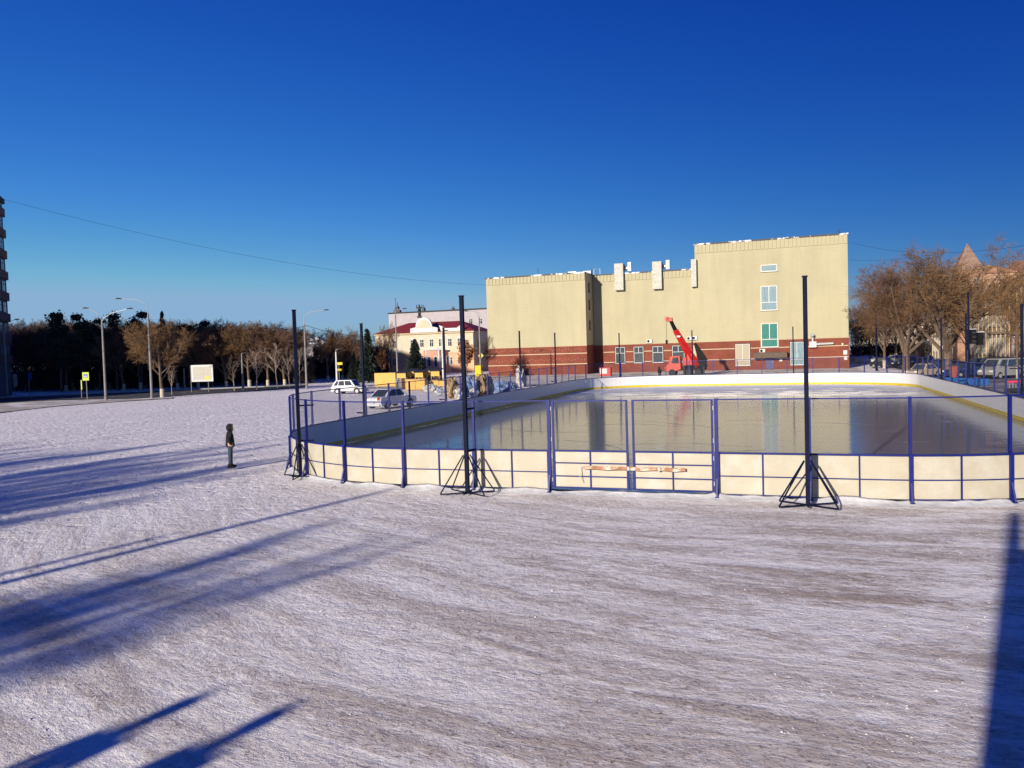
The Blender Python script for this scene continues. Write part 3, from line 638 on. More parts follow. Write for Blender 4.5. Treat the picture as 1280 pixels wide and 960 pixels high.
# ------------------------------------------------------------------ trees
class TreeGen:
    def __init__(s, seed): s.r = random.Random(seed); s.t = MB(); s.c = MB()
    def seg(s, mb, p, q, r0, r1, n):
        mb.tube([p, q], [r0, r1], n, caps=False)
    def branch(s, p, d, ln, rad, lev, P):
        r = s.r; nseg = P['seg'][lev]; q = p; mb = s.t if lev < P['tl'] else s.c
        n = 6 if lev == 0 else (5 if lev == 1 else 3)
        pts = [q]; rr = [rad]; dirs = []
        for i in range(nseg):
            d = (d + Vector((r.uniform(-1, 1), r.uniform(-1, 1), r.uniform(-1, 1)))*P['wob'][lev] + Vector((0, 0, P['up'][lev]))).normalized()
            q = q + d*(ln/nseg); pts.append(q); rr.append(rad*(1-(i+1)/nseg*(1-P['tap'][lev]))); dirs.append(d)
        mb.tube(pts, rr, n, caps=False)
        if lev+1 < len(P['n']):
            k = P['n'][lev+1]; k = k if isinstance(k, int) else r.randint(*k)
            for j in range(k):
                t = P['st'][lev] + (1-P['st'][lev])*((j+r.random()*.8)/k); t = min(.999, t); i = int(t*nseg); f = t*nseg-i
                bp = pts[i].lerp(pts[i+1], f); dd = dirs[i]
                a = radians(r.uniform(*P['ang'][lev+1])); ax = dd.orthogonal().normalized(); ax.rotate(Matrix.Rotation(r.uniform(0, 2*pi) if lev else 2*pi*(j*.382+r.uniform(-.08, .08)), 3, dd))
                nd = (dd*cos(a)+ax*sin(a)).normalized()
                l2 = ln*r.uniform(*P['len'][lev+1])*(1-P.get('short', .35)*t)
                s.branch(bp, nd, l2, max(P.get('minr', .009), rr[i]*P['rr'][lev+1]), lev+1, P)
def make_tree(seed, P, h, r0):
    g = TreeGen(seed); g.branch(Vector((0, 0, -.05)), Vector((0, 0, 1)), h*P['trunk'], r0, 0, P); return g
BROAD = dict(n=[1, 10, 9, 9, 9], seg=[5, 5, 4, 3, 2], wob=[.06, .12, .16, .2, .25], up=[0, .10, .06, .03, .0], tap=[.45, .3, .3, .4, .5], st=[.32, .2, .15, .1], ang=[(0, 0), (30, 62), (25, 60), (25, 60), (20, 60)],
             len=[(1, 1), (.7, 1.05), (.42, .68), (.38, .62), (.35, .7)], rr=[1, .45, .5, .5, .6], trunk=.62, tl=3, minr=.016)
WILL = dict(n=[1, 8, 10, 10, 9], seg=[3, 7, 5, 4, 3], wob=[.05, .10, .15, .2, .22], up=[0, .05, .03, .0, -.1], tap=[.75, .28, .3, .4, .4], st=[.45, .25, .15, .1], ang=[(0, 0), (18, 52), (22, 55), (25, 60), (25, 65)],
            len=[(1, 1), (2.6, 3.5), (.40, .6), (.36, .58), (.5, .9)], rr=[1, .5, .42, .42, .6], trunk=.22, tl=3, minr=.013)
BIRCH = dict(n=[1, 9, 6, 4], seg=[6, 5, 3, 2], wob=[.08, .14, .2, .2], up=[0, .12, .08, .0], tap=[.25, .3, .3, .5], st=[.35, .2, .1], ang=[(0, 0), (20, 50), (25, 55), (25, 60)],
             len=[(1, 1), (.42, .7), (.4, .6), (.4, .7)], rr=[1, .5, .5, .6], trunk=.8, tl=2, minr=.014)
def tree_obj(name, g, tm, cm, whitewash=None):
    root = empty(name)
    t = g.t.mesh('trunk', tm); o = bpy.data.objects.new('trunk', t); COL.objects.link(o); o.parent = root
    c = g.c.mesh('crown', cm); o2 = bpy.data.objects.new('crown', c); COL.objects.link(o2); o2.parent = root
    if whitewash:
        b = MB(); b.tube([(0, 0, 0), (0, 0, 1.3)], [whitewash*1.08, whitewash*1.0], 10, caps=False); b.build('whitewash', m_lime, root, smooth=True)
    return root
NB = 4
protos = {}
for i in range(NB): protos['broad%d' % i] = tree_obj('bare_tree', make_tree(20+i, BROAD, 12, .24), m_bark, (m_twig, m_twigor, m_twigdark, m_twig)[i], .26)
for i in range(2): protos['willow%d' % i] = tree_obj('bare_tree', make_tree(51+i, WILL, 14, .34), m_bark, (m_twigor, m_twig)[i])
for i in range(3): protos['birch%d' % i] = tree_obj('birch_tree', make_tree(70+i, BIRCH, 8.5, .13), m_birch, m_birch)
# conifers
def spruce(seed, h, r, mat, mb_t=None):
    rr = random.Random(seed); t = MB(); t.tube([(0, 0, 0), (0, 0, h*.97)], [.2, .03], 7); c = MB(); z = .06*h
    while z < h*.99:
        k = 1-z/h; R = r*(k**.85)*rr.uniform(.85, 1.1)+.12; n = max(6, int(R*9))
        for j in range(n):
            a = rr.uniform(0, 2*pi); R2 = R*rr.uniform(.75, 1.08); dirv = Vector((cos(a), sin(a), 0)); side = Vector((-sin(a), cos(a), 0))
            m = 3 if R2 > .8 else 2
            for q in range(1, m+1):
                f = q/m; ce = dirv*(R2*f)+Vector((0, 0, z-.28*R2*f*f+.1)); s_ = .16+.22*rr.random()
                up = Vector((rr.uniform(-.4, .4), rr.uniform(-.4, .4), 1)).normalized()
                c.add([ce-side*s_-dirv*.3, ce+side*s_-dirv*.22-up*.08, ce+dirv*.32-up*.12, ce-side*.06+up*.1], [(0, 1, 2, 3)])
                c.add([ce-up*.26+side*rr.uniform(-.2, .2), ce+dirv*.2-up*.05, ce+up*.18, ce-dirv*.3], [(0, 1, 2, 3)])
        z += .17+.1*k
    root = empty('spruce_tree'); t.build('trunk', m_bark, root); c.build('crown', mat, root); return root
def pine(seed, h, mat):
    rr = random.Random(seed); t = MB(); t.tube([(0, 0, 0), (.1, 0, h*.5), (0, .1, h*.95)], [.24, .16, .05], 7); c = MB()
    for k in range(34):
        z = h*rr.uniform(.35, 1.0); k2 = 1-abs(z/h-.68)/.5; R = 2.6*max(.25, k2); a = rr.uniform(0, 2*pi); e = Vector((cos(a)*R*rr.uniform(.3, 1), sin(a)*R*rr.uniform(.3, 1), z))
        t.tube([(0, 0, z-.7), e], [.05, .02], 4)
        for q in range(70):
            d = Vector((rr.gauss(0, .5), rr.gauss(0, .5), rr.gauss(0, .26))); p = e+d; s = rr.uniform(.1, .24); x = Vector((rr.uniform(-1, 1), rr.uniform(-1, 1), rr.uniform(-1, 1))).normalized()*s; y = x.orthogonal()*1.
            c.add([p-x, p+y, p+x, p-y], [(0, 1, 2, 3)])
    root = empty('pine_tree'); t.build('trunk', m_bark, root); c.build('crown', mat, root); return root
def leafy(seed, h, P, leafm, n=1600):
    g = make_tree(seed, P, h, .14); rr = random.Random(seed); vs = g.c.v; b = MB()
    for i in range(n):
        p = Vector(vs[rr.randrange(len(vs))])+Vector((rr.gauss(0, .12), rr.gauss(0, .12), rr.gauss(0, .12))); s = rr.uniform(.07, .15); x = Vector((rr.uniform(-1, 1), rr.uniform(-1, 1), rr.uniform(-1, 1))).normalized()*s; y = x.orthogonal()
        b.add([p-x, p+y, p+x, p-y], [(0, 1, 2, 3)])
    root = tree_obj('leafy_tree', g, m_bark, m_twig); b.build('leaves', leafm, root); return root
protos['spruce'] = spruce(5, 9, 3.2, m_needle2); protos['spruce2'] = spruce(8, 9, 1.9, m_needle)
protos['pine0'] = pine(3, 12, m_needle); protos['pine1'] = pine(4, 12, m_needle)
protos['orange'] = leafy(91, 6.5, BIRCH, m_orleaf, 2200)
used = set()
def real_top(o):
    zs = sorted(v.co.z for ch in o.children for v in ch.data.vertices); return zs[int(len(zs)*.9985)-1]
RH = {k: real_top(o) for k, o in protos.items()}
def plant(kind, x, y, sc, rz, label, cat='tree', group=None, sz=None):
    o = protos[kind] if kind not in used else copy_tree(protos[kind]); used.add(kind)
    o.location = (x, y, 0); o.rotation_euler.z = rz; o.scale = (sc, sc, sz or sc)
    return tag(o, label, cat, group)
def plantpx(kind, px, py, toppx, nomh, label, group=None, wid=1., Y=None, cat='tree'):
    """stands on the ground seen at px,py (or at distance Y), its top reaching the image row toppx"""
    g = G(px, py) if Y is None else at(px, 470, Y); top = at(px, toppx, g.y).z; s = top/RH[kind]
    return plant(kind, g.x, g.y, s*wid, rnd.uniform(0, 6.28), label, cat, group, s)
BH = 12.3
# park trees beyond the left road: one row one could count, and the crowd of crowns behind them
row = [(30, 489, 402, 'broad2'), (58, 488, 404, 'broad2'), (83, 489.5, 418, 'broad1'), (120, 487, 416, 'broad2'), (155, 488, 412, 'broad0'), (176, 487, 405, 'broad3'), (203, 497, 399, 'broad1'), (222, 487, 410, 'broad0'),
       (248, 486.5, 409, 'broad3'), (283, 485, 404, 'broad0'), (312, 484, 402, 'broad1'), (335, 483, 405, 'broad3'), (356, 482, 406, 'broad0'), (410, 477, 411, 'broad1'), (428, 476, 409, 'broad0'), (447, 475.5, 412, 'broad3')]
labs = ['bare tree with whitewashed foot beside the dark tower block', 'second bare tree from the dark tower block with dark twigs', 'ochre bare tree with whitewashed foot nearest the crossing sign', 'dark bare tree beside the two armed lamp', 'bare tree between the two tall lamps of the kerb',
        'bare tree just left of the one armed lamp', 'rounded ochre bare tree with whitewashed foot standing by the kerb behind the lamp', 'bare tree right of the one armed lamp', 'bare tree behind the white billboard', 'bare brown tree right of the billboard behind the forked birch',
        'bare tree behind the upright birch', 'bare tree behind the V shaped birch', 'bare tree just left of the corner net pole', 'bare tree right of the curved arm lamp', 'broad bare tree behind the white hatchback', 'bare tree left of the dark narrow spruce']
for (px, py, tp, k), lb_ in zip(row, labs): plantpx(k, px, py, tp, BH, lb_, 'bare trees along the park edge', 1.15)
r2 = random.Random(11)
for i in range(64):
    px = 12+i*5.8+r2.uniform(-5, 5); Y = r2.uniform(128, 165)
    if 372 < px < 396: continue
    plantpx(('broad2', 'broad0', 'broad3')[i % 3] if px > 130 else ('broad2', 'broad0')[i % 2], px, 0, r2.uniform(398, 410)+(3 if px > 300 else 0), BH, 'bare brown park tree in the crowd of crowns beyond the road', 'bare park trees beyond the road', 1.2, Y=Y)
for i, (px, tp, k) in enumerate([(76, 390, 'pine0'), (104, 392, 'pine1'), (146, 391, 'pine0'), (124, 397, 'pine1'), (177, 389, 'pine1'), (236, 405, 'pine0'), (256, 400, 'pine1')]):
    plantpx(k, px, 0, tp, 12.3, ['dark pine crown above the ochre tree with whitewashed foot', 'dark pine crown right above the crossing sign', 'dark pine crown right of the two armed lamp', 'low dark pine crown at the tip of the two armed lamp', 'dark pine crown left of the tall one armed lamp', 'low dark pine crown just left of the billboard', 'dark pine crown above the white billboard'][i], 'pines in the park', .75, Y=122+i)
plantpx('spruce2', 206, 0, 389, 9, 'narrow pointed conifer rising above the park trees right of the lamp', None, .5, Y=135)
# the deep mass of branches and undergrowth that closes the park
def thicket(name, px0, px1, Y0, Y1, ztop, n, mat, seed, tall=1.):
    rr = random.Random(seed); b = MB()
    for i in range(n):
        px = rr.uniform(px0, px1); Y = rr.uniform(Y0, Y1); p = at(px, 450, Y); zt = ztop(px)*(.8+.3*mnoise.noise(Vector((px*.06, Y*.05, 3)))); low = rr.random() < .45
        z = rr.uniform(0, 2.6) if low else zt*rr.random()**.75; ln = rr.uniform(.5, 1.5); wd = rr.uniform(.02, .05)*(1.8 if low else 1)
        d = Vector((rr.gauss(0, .45), rr.gauss(0, .3), 1)).normalized()*ln; c = Vector((1, rr.uniform(-.6, .6), 0)).normalized()*wd
        q = Vector((p.x, p.y, z)); b.add([q-c, q+c, q+d+c*.3, q+d-c*.3], [(0, 1, 2, 3)])
    return tag(b.build(name, mat), kind='stuff')
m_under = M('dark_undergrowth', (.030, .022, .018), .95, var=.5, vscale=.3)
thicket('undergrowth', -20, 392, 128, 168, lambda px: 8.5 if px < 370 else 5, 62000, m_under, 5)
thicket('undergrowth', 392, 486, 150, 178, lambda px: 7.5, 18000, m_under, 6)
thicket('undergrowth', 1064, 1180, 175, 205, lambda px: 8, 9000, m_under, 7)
# pale birches in front of the road
for px, py, tp, k, lb_ in [(293, 489, 443, 'birch0', 'small forked pale tree right of the billboard'), (321, 488, 431, 'birch1', 'upright birch with bare pale branches'), (347, 485, 428, 'birch2', 'V shaped twin stemmed birch near the corner net pole'),
                           (362, 484, 433, 'birch0', 'slim birch next to the corner net pole'), (375, 483, 430, 'birch1', 'birch seen just right of the corner net pole')]:
    plantpx(k, px, py, tp, 8.2, lb_, 'pale birches at the field edge', 1.)
plantpx('birch2', 215, 494, 456, 8.2, 'small young tree with few branches beside the kerb', None, .8)
# spruces and trees in front of the mansion
plantpx('spruce2', 461, 478, 411, 9, 'narrow dark spruce left of the mansion', None, 1.)
plantpx('spruce', 443, 477, 441, 9, 'low dark spruce behind the white hatchback', None, .8)
plantpx('spruce', 520, 475, 424, 9, 'broad dark spruce in front of the mansion', None, .95)
plantpx('broad0', 488, 473, 402, BH, 'slender bare tree in front of the mansion wall', None, .5)
plantpx('orange', 583, 475, 425, 6.3, 'small tree with dry orange leaves beside the mansion', None, 1.0)
plantpx('orange', 478, 474, 436, 6.3, 'small tree with dry reddish leaves at the mansion corner', None, .8)
plantpx('broad2', 603, 473, 420, BH, 'dark bare tree between the mansion and the beige building', None, .7)
# street trees on the right
def plantuv(kind, px, Y, tp, nomh, label, group=None, wid=1.): return plantpx(kind, px, 0, tp, nomh, label, group, wid, Y=Y)
WH = 13.5
plantuv('willow0', 1184, 88, 303, WH, 'large spreading bare tree with thick forked trunk beside the traffic light', None, 1.2)
plantuv('willow1', 1132, 93, 318, WH, 'large bushy bare tree with ochre twigs right of the beige building', None, 1.0)
plantuv('willow0', 1152, 112, 322, WH, 'bare tree seen between the two largest street trees', None, .9)
plantuv('broad1', 1106, 118, 366, BH, 'smaller ochre bare tree along the street by the beige building', None, 1.1)
plantuv('broad0', 1090, 150, 377, BH, 'distant bare street tree next to the beige building corner', None, 1.1)
plantuv('broad3', 1076, 170, 385, BH, 'farthest bare street tree at the beige building corner', None, 1.)
plantuv('broad1', 1120, 165, 372, BH, 'distant bare tree in the middle of the street view', None, 1.)
plantuv('broad1', 1272, 78, 345, WH, 'bare tree with thin trunk before the yellow facade', None, .6)
plantuv('broad0', 1213, 100, 345, BH, 'bare tree behind the traffic light', None, .8)
# trees and lamps behind the photographer whose long shadows cross the snow
for i, (x, y, h_) in enumerate([(-24.5, -13, 11.2), (-27, -13.5, 9.6), (-30.5, -4, 10.), (-34, -3, 13), (-38.5, -1, 14), (-44, 1, 13.5), (-50, 3, 13), (-58, 8, 13)]):
    kk = 'broad%d' % (i % 4); plant(kk, x, y, h_/RH[kk]*.68, i*1.3, 'bare park tree standing outside the picture whose shadow crosses the snow', 'tree', 'bare trees outside the picture', h_/RH[kk])
# ------------------------------------------------------------------ buildings
def grid_windows(parent, cols, rows, v, wd, mat=None, pane=None, mull=True, tr=.62, fr=.07, recess=None):
    """windows at every (u, z0, z1) of the grid on the front face at y = v; meshes are shared"""
    cache = {}
    for (z0, z1) in rows:
        for u in cols:
            key = round(z1-z0, 3)
            if key not in cache:
                b = MB(); h = z1-z0; a = wd/2
                for x0, x1, q0, q1 in ((-a, -a+fr, 0, h), (a-fr, a, 0, h), (-a+fr, a-fr, 0, fr), (-a+fr, a-fr, h-fr, h)): b.box(x0, x1, -.05, .0, q0, q1)
                if mull: b.box(-fr/2, fr/2, -.045, 0, fr, h-fr)
                if tr: b.box(-a+fr, -fr/2, -.045, 0, h*tr, h*tr+fr); b.box(fr/2, a-fr, -.045, 0, h*tr, h*tr+fr)
                p = MB(); p.box(-a+fr, a-fr, -.02, -.01, fr, h-fr)
                cache[key] = (b.mesh('window', mat or m_white), p.mesh('pane', pane or m_glass))
            o = bpy.data.objects.new('window', cache[key][0]); COL.objects.link(o); o.parent = parent; o.location = (u, v-.004, z0)
            q = bpy.data.objects.new('pane', cache[key][1]); COL.objects.link(q); q.parent = o
# tower block at the left edge: its shaded right-hand face
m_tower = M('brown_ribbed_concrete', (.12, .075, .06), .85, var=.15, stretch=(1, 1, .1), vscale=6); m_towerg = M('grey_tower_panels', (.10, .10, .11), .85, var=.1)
near_c, far_c = at(-60, 400, 88), at(11.5, 400, 116)
ang = atan2(far_c.y-near_c.y, far_c.x-near_c.x); TL = (Vector((far_c.x-near_c.x, far_c.y-near_c.y, 0))).length
TH = at(8, 247, 116).z
tower = empty('tower_block', (near_c.x, near_c.y, 0), ang, 'tall dark residential block with ribbed brown balcony bands', 'building')
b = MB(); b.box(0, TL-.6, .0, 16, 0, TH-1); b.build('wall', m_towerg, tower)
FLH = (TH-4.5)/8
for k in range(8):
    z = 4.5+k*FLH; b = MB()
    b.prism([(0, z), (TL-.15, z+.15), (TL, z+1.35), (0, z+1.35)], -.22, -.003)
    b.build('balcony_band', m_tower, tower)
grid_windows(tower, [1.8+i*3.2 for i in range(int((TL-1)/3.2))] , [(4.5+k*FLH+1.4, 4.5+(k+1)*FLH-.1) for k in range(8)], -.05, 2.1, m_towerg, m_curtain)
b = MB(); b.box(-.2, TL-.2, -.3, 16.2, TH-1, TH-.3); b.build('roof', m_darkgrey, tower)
b = MB(); b.bar((TL-2, 1, TH-.3), (TL-2, 1, TH+1.6), .15); b.box(TL-2.3, TL-1.7, .8, 1.2, TH-.3, TH+.5); b.bar((TL-1.2, 1, TH-.3), (TL-1.2, 1, TH+.9), .1); b.build('roof_antenna', m_white, tower)
# unseen block added outside the picture to lay shade over the left of the park
blk = empty('shade_block', (-190, 45, 0), 0, 'long unseen block added outside the picture to shade the left of the park', 'building')
b = MB(); b.box(0, 90, 0, 15, 0, 35); b.build('wall', m_towerg, blk); b = MB(); b.box(-.3, 90.3, -.3, 15.3, 35.003, 35.6); b.build('roof', m_darkgrey, blk)
# mansion
MY = 176.
ml = at(470, 440, MY+3); mr = at(592, 440, MY-4)
mang = atan2(mr.y-ml.y, mr.x-ml.x); MLN = (mr-ml).xy.length
def mloc(px, py):   # picture point on the mansion front -> (u along front, z)
    d = ray(px, py); n_ = Vector((-sin(mang), cos(mang), 0)); o = Vector((ml.x, ml.y, 0)); k = o.dot(n_)/d.dot(n_); p = d*k
    return (p-o).dot(Vector((cos(mang), sin(mang), 0))), H+d.z*k
man = empty('mansion', (ml.x, ml.y, 0), mang, 'cream two storey mansion with dark red roof and curved white gable', 'building')
ZE = mloc(520, 416)[1]; ZR = mloc(560, 400)[1]; ZF = mloc(520, 442)[1]
b = MB(); b.box(0, MLN, 0, 14, ZF, ZE); b.build('wall', m_mans, man)
b = MB(); b.box(-.05, MLN+.05, -.06, 14, 0, ZF-.005); b.build('lower_storey', M('salmon_cream_brick', (.56, .33, .20), .8, var=.2, vscale=3), man)
b = MB(); o_ = .5; b.add([(-o_, -o_, ZE), (MLN+o_, -o_, ZE), (MLN+o_, 14.5, ZE), (-o_, 14.5, ZE), (5.5, 6.5, ZR), (MLN-5, 6.5, ZR)], [(0, 1, 5, 4), (1, 2, 5), (2, 3, 4, 5), (3, 0, 4), (3, 2, 1, 0)]); rf_ = b.build('roof', m_rust, man)
b = MB(); b.box(-.3, MLN+.3, -.35, -.003, ZE-.35, ZE-.003); b.box(-.1, MLN+.1, -.2, -.065, ZF-.15, ZF+.2); b.build('cornice', m_cream, man)
gu0, gz = mloc(514, 413)[0], ZE
gu1 = mloc(548, 413)[0]; gm_ = (gu0+gu1)/2; gw = (gu1-gu0)/2; gh = mloc(527, 397)[1]-ZE
poly = [(gm_-gw, ZE+.01), (gm_-gw, ZE+gh*.28), (gm_-gw*.62, ZE+gh*.36)]+[(gm_-gw*.6*cos(pi*k/12), ZE+gh*.38+gh*.62*sin(pi*k/12)) for k in range(13)]+[(gm_+gw*.62, ZE+gh*.36), (gm_+gw, ZE+gh*.28), (gm_+gw, ZE+.01)]
b = MB(); b.prism(poly, -.5, .1); b.build('gable', m_white, man)
b = MB(); b.prism([(gm_+(x-gm_)*.78, ZE+.3+(z-ZE)*.76) for x, z in poly[1:-1]], -.56, -.503); b.build('gable_field', m_mans, man)
ux, uz = mloc(565, 412); b = MB(); b.add([(ux-2.2, -.1, ZE+.02), (ux+2.2, -.1, ZE+.02), (ux+1.9, -.1, ZE+.5), (ux+3., -.1, ZE+1.9), (ux, -.1, ZE+.5), (ux-2.6, -.1, ZE+1.6), (ux-1.6, -.1, ZE+.4)], [(0, 1, 2, 3, 4, 5, 6)]); 
b2 = MB(); b2.prism([(ux-2.4, ZE+.01), (ux+2.4, ZE+.01), (ux+2.9, ZE+1.9), (ux+1.3, ZE+.75), (ux-1.3, ZE+.75), (ux-2.9, ZE+1.5)], -.4, -.1); b2.build('gable_wing', m_white, man)
cols = [mloc(px, 430)[0] for px in (482, 493.5, 515.5, 527.5, 539.5, 551, 562.5, 574.5)]
grid_windows(man, cols, [(mloc(540, 433.5)[1], mloc(540, 424)[1])], -.02, .95, pane=m_glass)
lows = [mloc(px, 450)[0] for px in (493.5, 531.5, 563.5, 575)]
grid_windows(man, lows, [(mloc(540, 456)[1], mloc(540, 447)[1])], -.075, .95, pane=m_glass)
for u in lows+cols:
    pass
b = MB()
for u in cols: b.box(u-.75, u+.75, -.12, -.003, mloc(540, 423)[1], mloc(540, 423)[1]+.18)
b.build('window_hoods', m_white, man)
# polygonal bay
bu = mloc(546, 450)[0]; zt = mloc(546, 438)[1]; b = MB(); P8 = [(bu+3.0*cos(pi*k/6), -2.6*sin(pi*k/6)) for k in range(7)]
vs = [(x, y, z) for z in (0, zt) for x, y in P8]; b.add(vs, [(k, k+1, 8+k, 7+k) for k in range(6)]); b.build('bay', M('pinkish_brick_bay', (.50, .25, .17), .8, var=.15), man, fix=True)
b = MB(); b.add([(x+(x-bu)*.1, y*1.1, zt+.003) for x, y in P8]+[(bu, -.02, zt+.6)], [(k, k+1, 7) for k in range(6)]+[tuple(range(7))]); b.build('bay_roof', m_snowroof, man, fix=True)
for k in range(6):
    x, y = [(P8[k][i]+P8[k+1][i])/2 for i in (0, 1)]; dx, dy = P8[k+1][0]-P8[k][0], P8[k+1][1]-P8[k][1]; a = atan2(dy, dx)+pi
    bb = MB(); bb.box(-.42, .42, -.05, .05, 0, 1.9); bb.tube([(0, .05, 1.9), (0, -.05, 1.9)], .42, 14); wo = bb.build('window', m_white, man, loc=(x, y, 1.5), rz=a); 
    bb = MB(); bb.box(-.3, .3, -.06, .06, .08, 1.9); bb.tube([(0, .06, 1.88), (0, -.06, 1.88)], .3, 12); bb.build('pane', m_glass, wo)
for k in (0, 2, 4, 6):
    x, y = P8[k]; bb = MB(); bb.tube([(x, y, 0), (x, y, zt)], .2, 10); bb.build('column', m_white, man)
# door and downpipes
pd = mloc(485, 455)[0]; b = MB(); b.box(pd-.5, pd+.5, -.12, -.065, 0, 3.6); b.build('door', m_galv, man)
su, sz = mloc(525, 398); sp_ = Vector((cos(mang), sin(mang), 0))*su+Vector((ml.x, ml.y, 0))
def statue(px, base_z, hh, Y, label):
    p = at(px, 390, Y); r = empty('statue', (p.x, p.y, base_z), 0, label, 'statue')
    b = MB(); b.box(-.5, .5, -.4, .4, 0, hh*.15); b.build('pedestal', m_bronze, r)
    b = MB(); k = hh/2.
    for s in (-1, 1): b.tube([(s*.16, 0, hh*.15), (s*.13, 0, hh*.38), (s*.1, 0, hh*.55)], [.1*k, .13*k, .15*k], 8)
    b.tube([(0, 0, hh*.5), (0, 0, hh*.65), (0, 0, hh*.8), (0, 0, hh*.84)], [.2*k, .22*k, .26*k, .1*k], 10); b.blob((0, 0, hh*.92), (.13*k, .13*k, .17*k), 1, .05, 8)
    for s in (-1, 1): b.tube([(s*.24*k, 0, hh*.79), (s*.42*k, 0, hh*.7), (s*.4*k, -.1, hh*.98)], [.09*k, .07*k, .05*k], 6)
    b.build('figure', m_bronze, r, smooth=True)
statue(524.3, mloc(524, 397.5)[1], 3.0, MY-.5, 'dark statue with raised arms above the curved white gable')
# long pale building behind the mansion
lb0, lb1 = at(486, 400, 236), at(625, 400, 224); la = atan2(lb1.y-lb0.y, lb1.x-lb0.x); ll = (lb1-lb0).xy.length; lz = at(540, 389.5, 230).z
lbd = empty('long_building', (lb0.x, lb0.y, 0), la, 'long pale lilac building with flat roof behind the mansion', 'building')
b = MB(); b.box(0, ll, 0, 20, 0, lz); b.build('wall', m_lilac, lbd)
b = MB(); b.box(-.2, ll+.2, -.25, 20.2, lz+.003, lz+.35); b.build('roof', m_darkgrey, lbd)
b = MB(); 
for x, h_ in ((1, 1.6), (1.8, 3.2), (2.4, 1.4), (9, 1.4), (10.5, 2), (20, 1.2)): b.box(x-.35, x+.35, 2, 3, lz+.35, lz+.35+h_*.6); b.tube([(x, 2.5, lz+.3), (x, 2.5, lz+.35+h_)], [.25, .06], 6)
b.bar((1.4, 2, lz+.3), (1.4, 2, lz+5), .14); b.build('roof_ornaments', m_bronze, lbd)
grid_windows(lbd, [ll-9+i*3 for i in range(3)], [(lz-4.2, lz-2.6)], -.02, 1.2)
# distant house between the tree crowns
dh = at(392, 430, 210); d_ = empty('distant_house', (dh.x, dh.y, 0), .1, 'distant pale house with snowy roof in the gap beside the curved arm lamp', 'building')
b = MB(); zt = at(392, 430, 210).z; b.box(-3, 4, 0, 8, 0, zt); b.build('wall', m_lilac, d_); b = MB(); b.add([(-3.4, -.4, zt+.01), (4.4, -.4, zt+.01), (4.4, 8.4, zt+.01), (-3.4, 8.4, zt+.01), (.5, -.4, zt+2), (.5, 8.4, zt+2)], [(0, 1, 4), (1, 2, 5, 4), (2, 3, 5), (3, 0, 4, 5), (3, 2, 1, 0)]); b.build('roof', m_snowroof, d_)
# right-hand street front
def facade(name, label, u0, v0, v1, zt, colwall, colbase, rows, bay, depth=9, wincol=None, pil=m_cream, roofm=m_darkgrey, roofh=1.5, panem=None, wd=1.05):
    """a street front whose face looks to the rink (-u); local x runs along the street"""
    o = L2W(u0, v0); r = empty(name, o, RZ+pi/2, label, 'building'); ln = v1-v0
    # local x -> e2, local y -> -e1 ; the face towards the viewer is at y = 0, depth goes to -y
    r.rotation_euler.z = RZ - pi/2; r.location = L2W(u0, v1)       # x -> -e2 (towards the camera), y -> +e1
    zb = rows[0][1]+.7
    b = MB(); b.box(0, ln, 0, depth, zb, zt); b.build('wall', colwall, r)
    b = MB(); b.box(-.02, ln+.02, -.05, depth+.02, 0, zb-.004); b.build('base_storey', colbase, r)
    b = MB(); b.box(-.1, ln+.1, -.5, -.003, zt-.5, zt-.003); b.box(-.05, ln+.05, -.22, -.055, zb-.2, zb+.15)
    for k in range(int(ln/.7)): b.box(k*.7+.1, k*.7+.38, -.4, -.004, zt-.95, zt-.503)
    b.build('cornice', pil, r)
    b = MB(); b.add([(-.3, -.55, zt+.002), (ln+.3, -.55, zt+.002), (ln+.3, depth, zt+.002), (-.3, depth, zt+.002), (-.3, depth*.5, zt+roofh), (ln+.3, depth*.5, zt+roofh)], [(0, 1, 5, 4), (1, 2, 5), (2, 3, 4, 5), (3, 0, 4), (3, 2, 1, 0)]); b.build('roof', roofm, r)
    n = int(ln/bay)
    for k in range(n+1):
        x = min(ln-.4, k*ln/n); b = MB(); b.box(x, x+.4, -.2, -.056, 0, zt-.96); b.build('pilaster', pil, r)
    grid_windows(r, [(k+.5)*ln/n+.2 for k in range(n)], rows, -.056, wd, wincol, panem)
    b = MB()
    for z0, z1 in rows:
        for k in range(n): x = (k+.5)*ln/n+.2; b.box(x-.8, x+.8, -.16, -.057, z1+.08, z1+.26); b.box(x-.75, x+.75, -.16, -.057, z0-.2, z0-.06)
    b.build('window_surrounds', m_white, r); return r
FU = 50.
def uvAt(px, u): d = ray(px, 430); k = (u+A.dot(e1))/d.dot(e1); return (d*k-A).dot(e2)
va, vb, vc, vd, ve = uvAt(1330, FU), uvAt(1262, FU), uvAt(1234, FU), uvAt(1206, FU), uvAt(1185, FU)
z1_ = at(1280, 346, L2W(FU, uvAt(1280, FU)).y).z
facade('street_house', 'yellow and orange corner house with white window surrounds behind the silver van', FU, va, vb, z1_, m_brickyel, m_brickor, [(1.6, 4.0), (5.7, 7.7), (9.1, 10.9)], 3.6, roofm=m_darkgrey)
z2_ = at(1245, 363, L2W(FU, uvAt(1245, FU)).y).z; z3_ = at(1215, 374, L2W(FU, uvAt(1215, FU)).y).z
facade('street_house', 'orange brick house with many cream pilasters next to the yellow house', FU+.2, vb+.3, vc, z2_, m_mans, m_brickor, [(1.6, 4.2), (6.0, 8.2), (z2_-3.4, z2_-1.6)], 2.2, roofm=m_darkgrey, wd=.9)
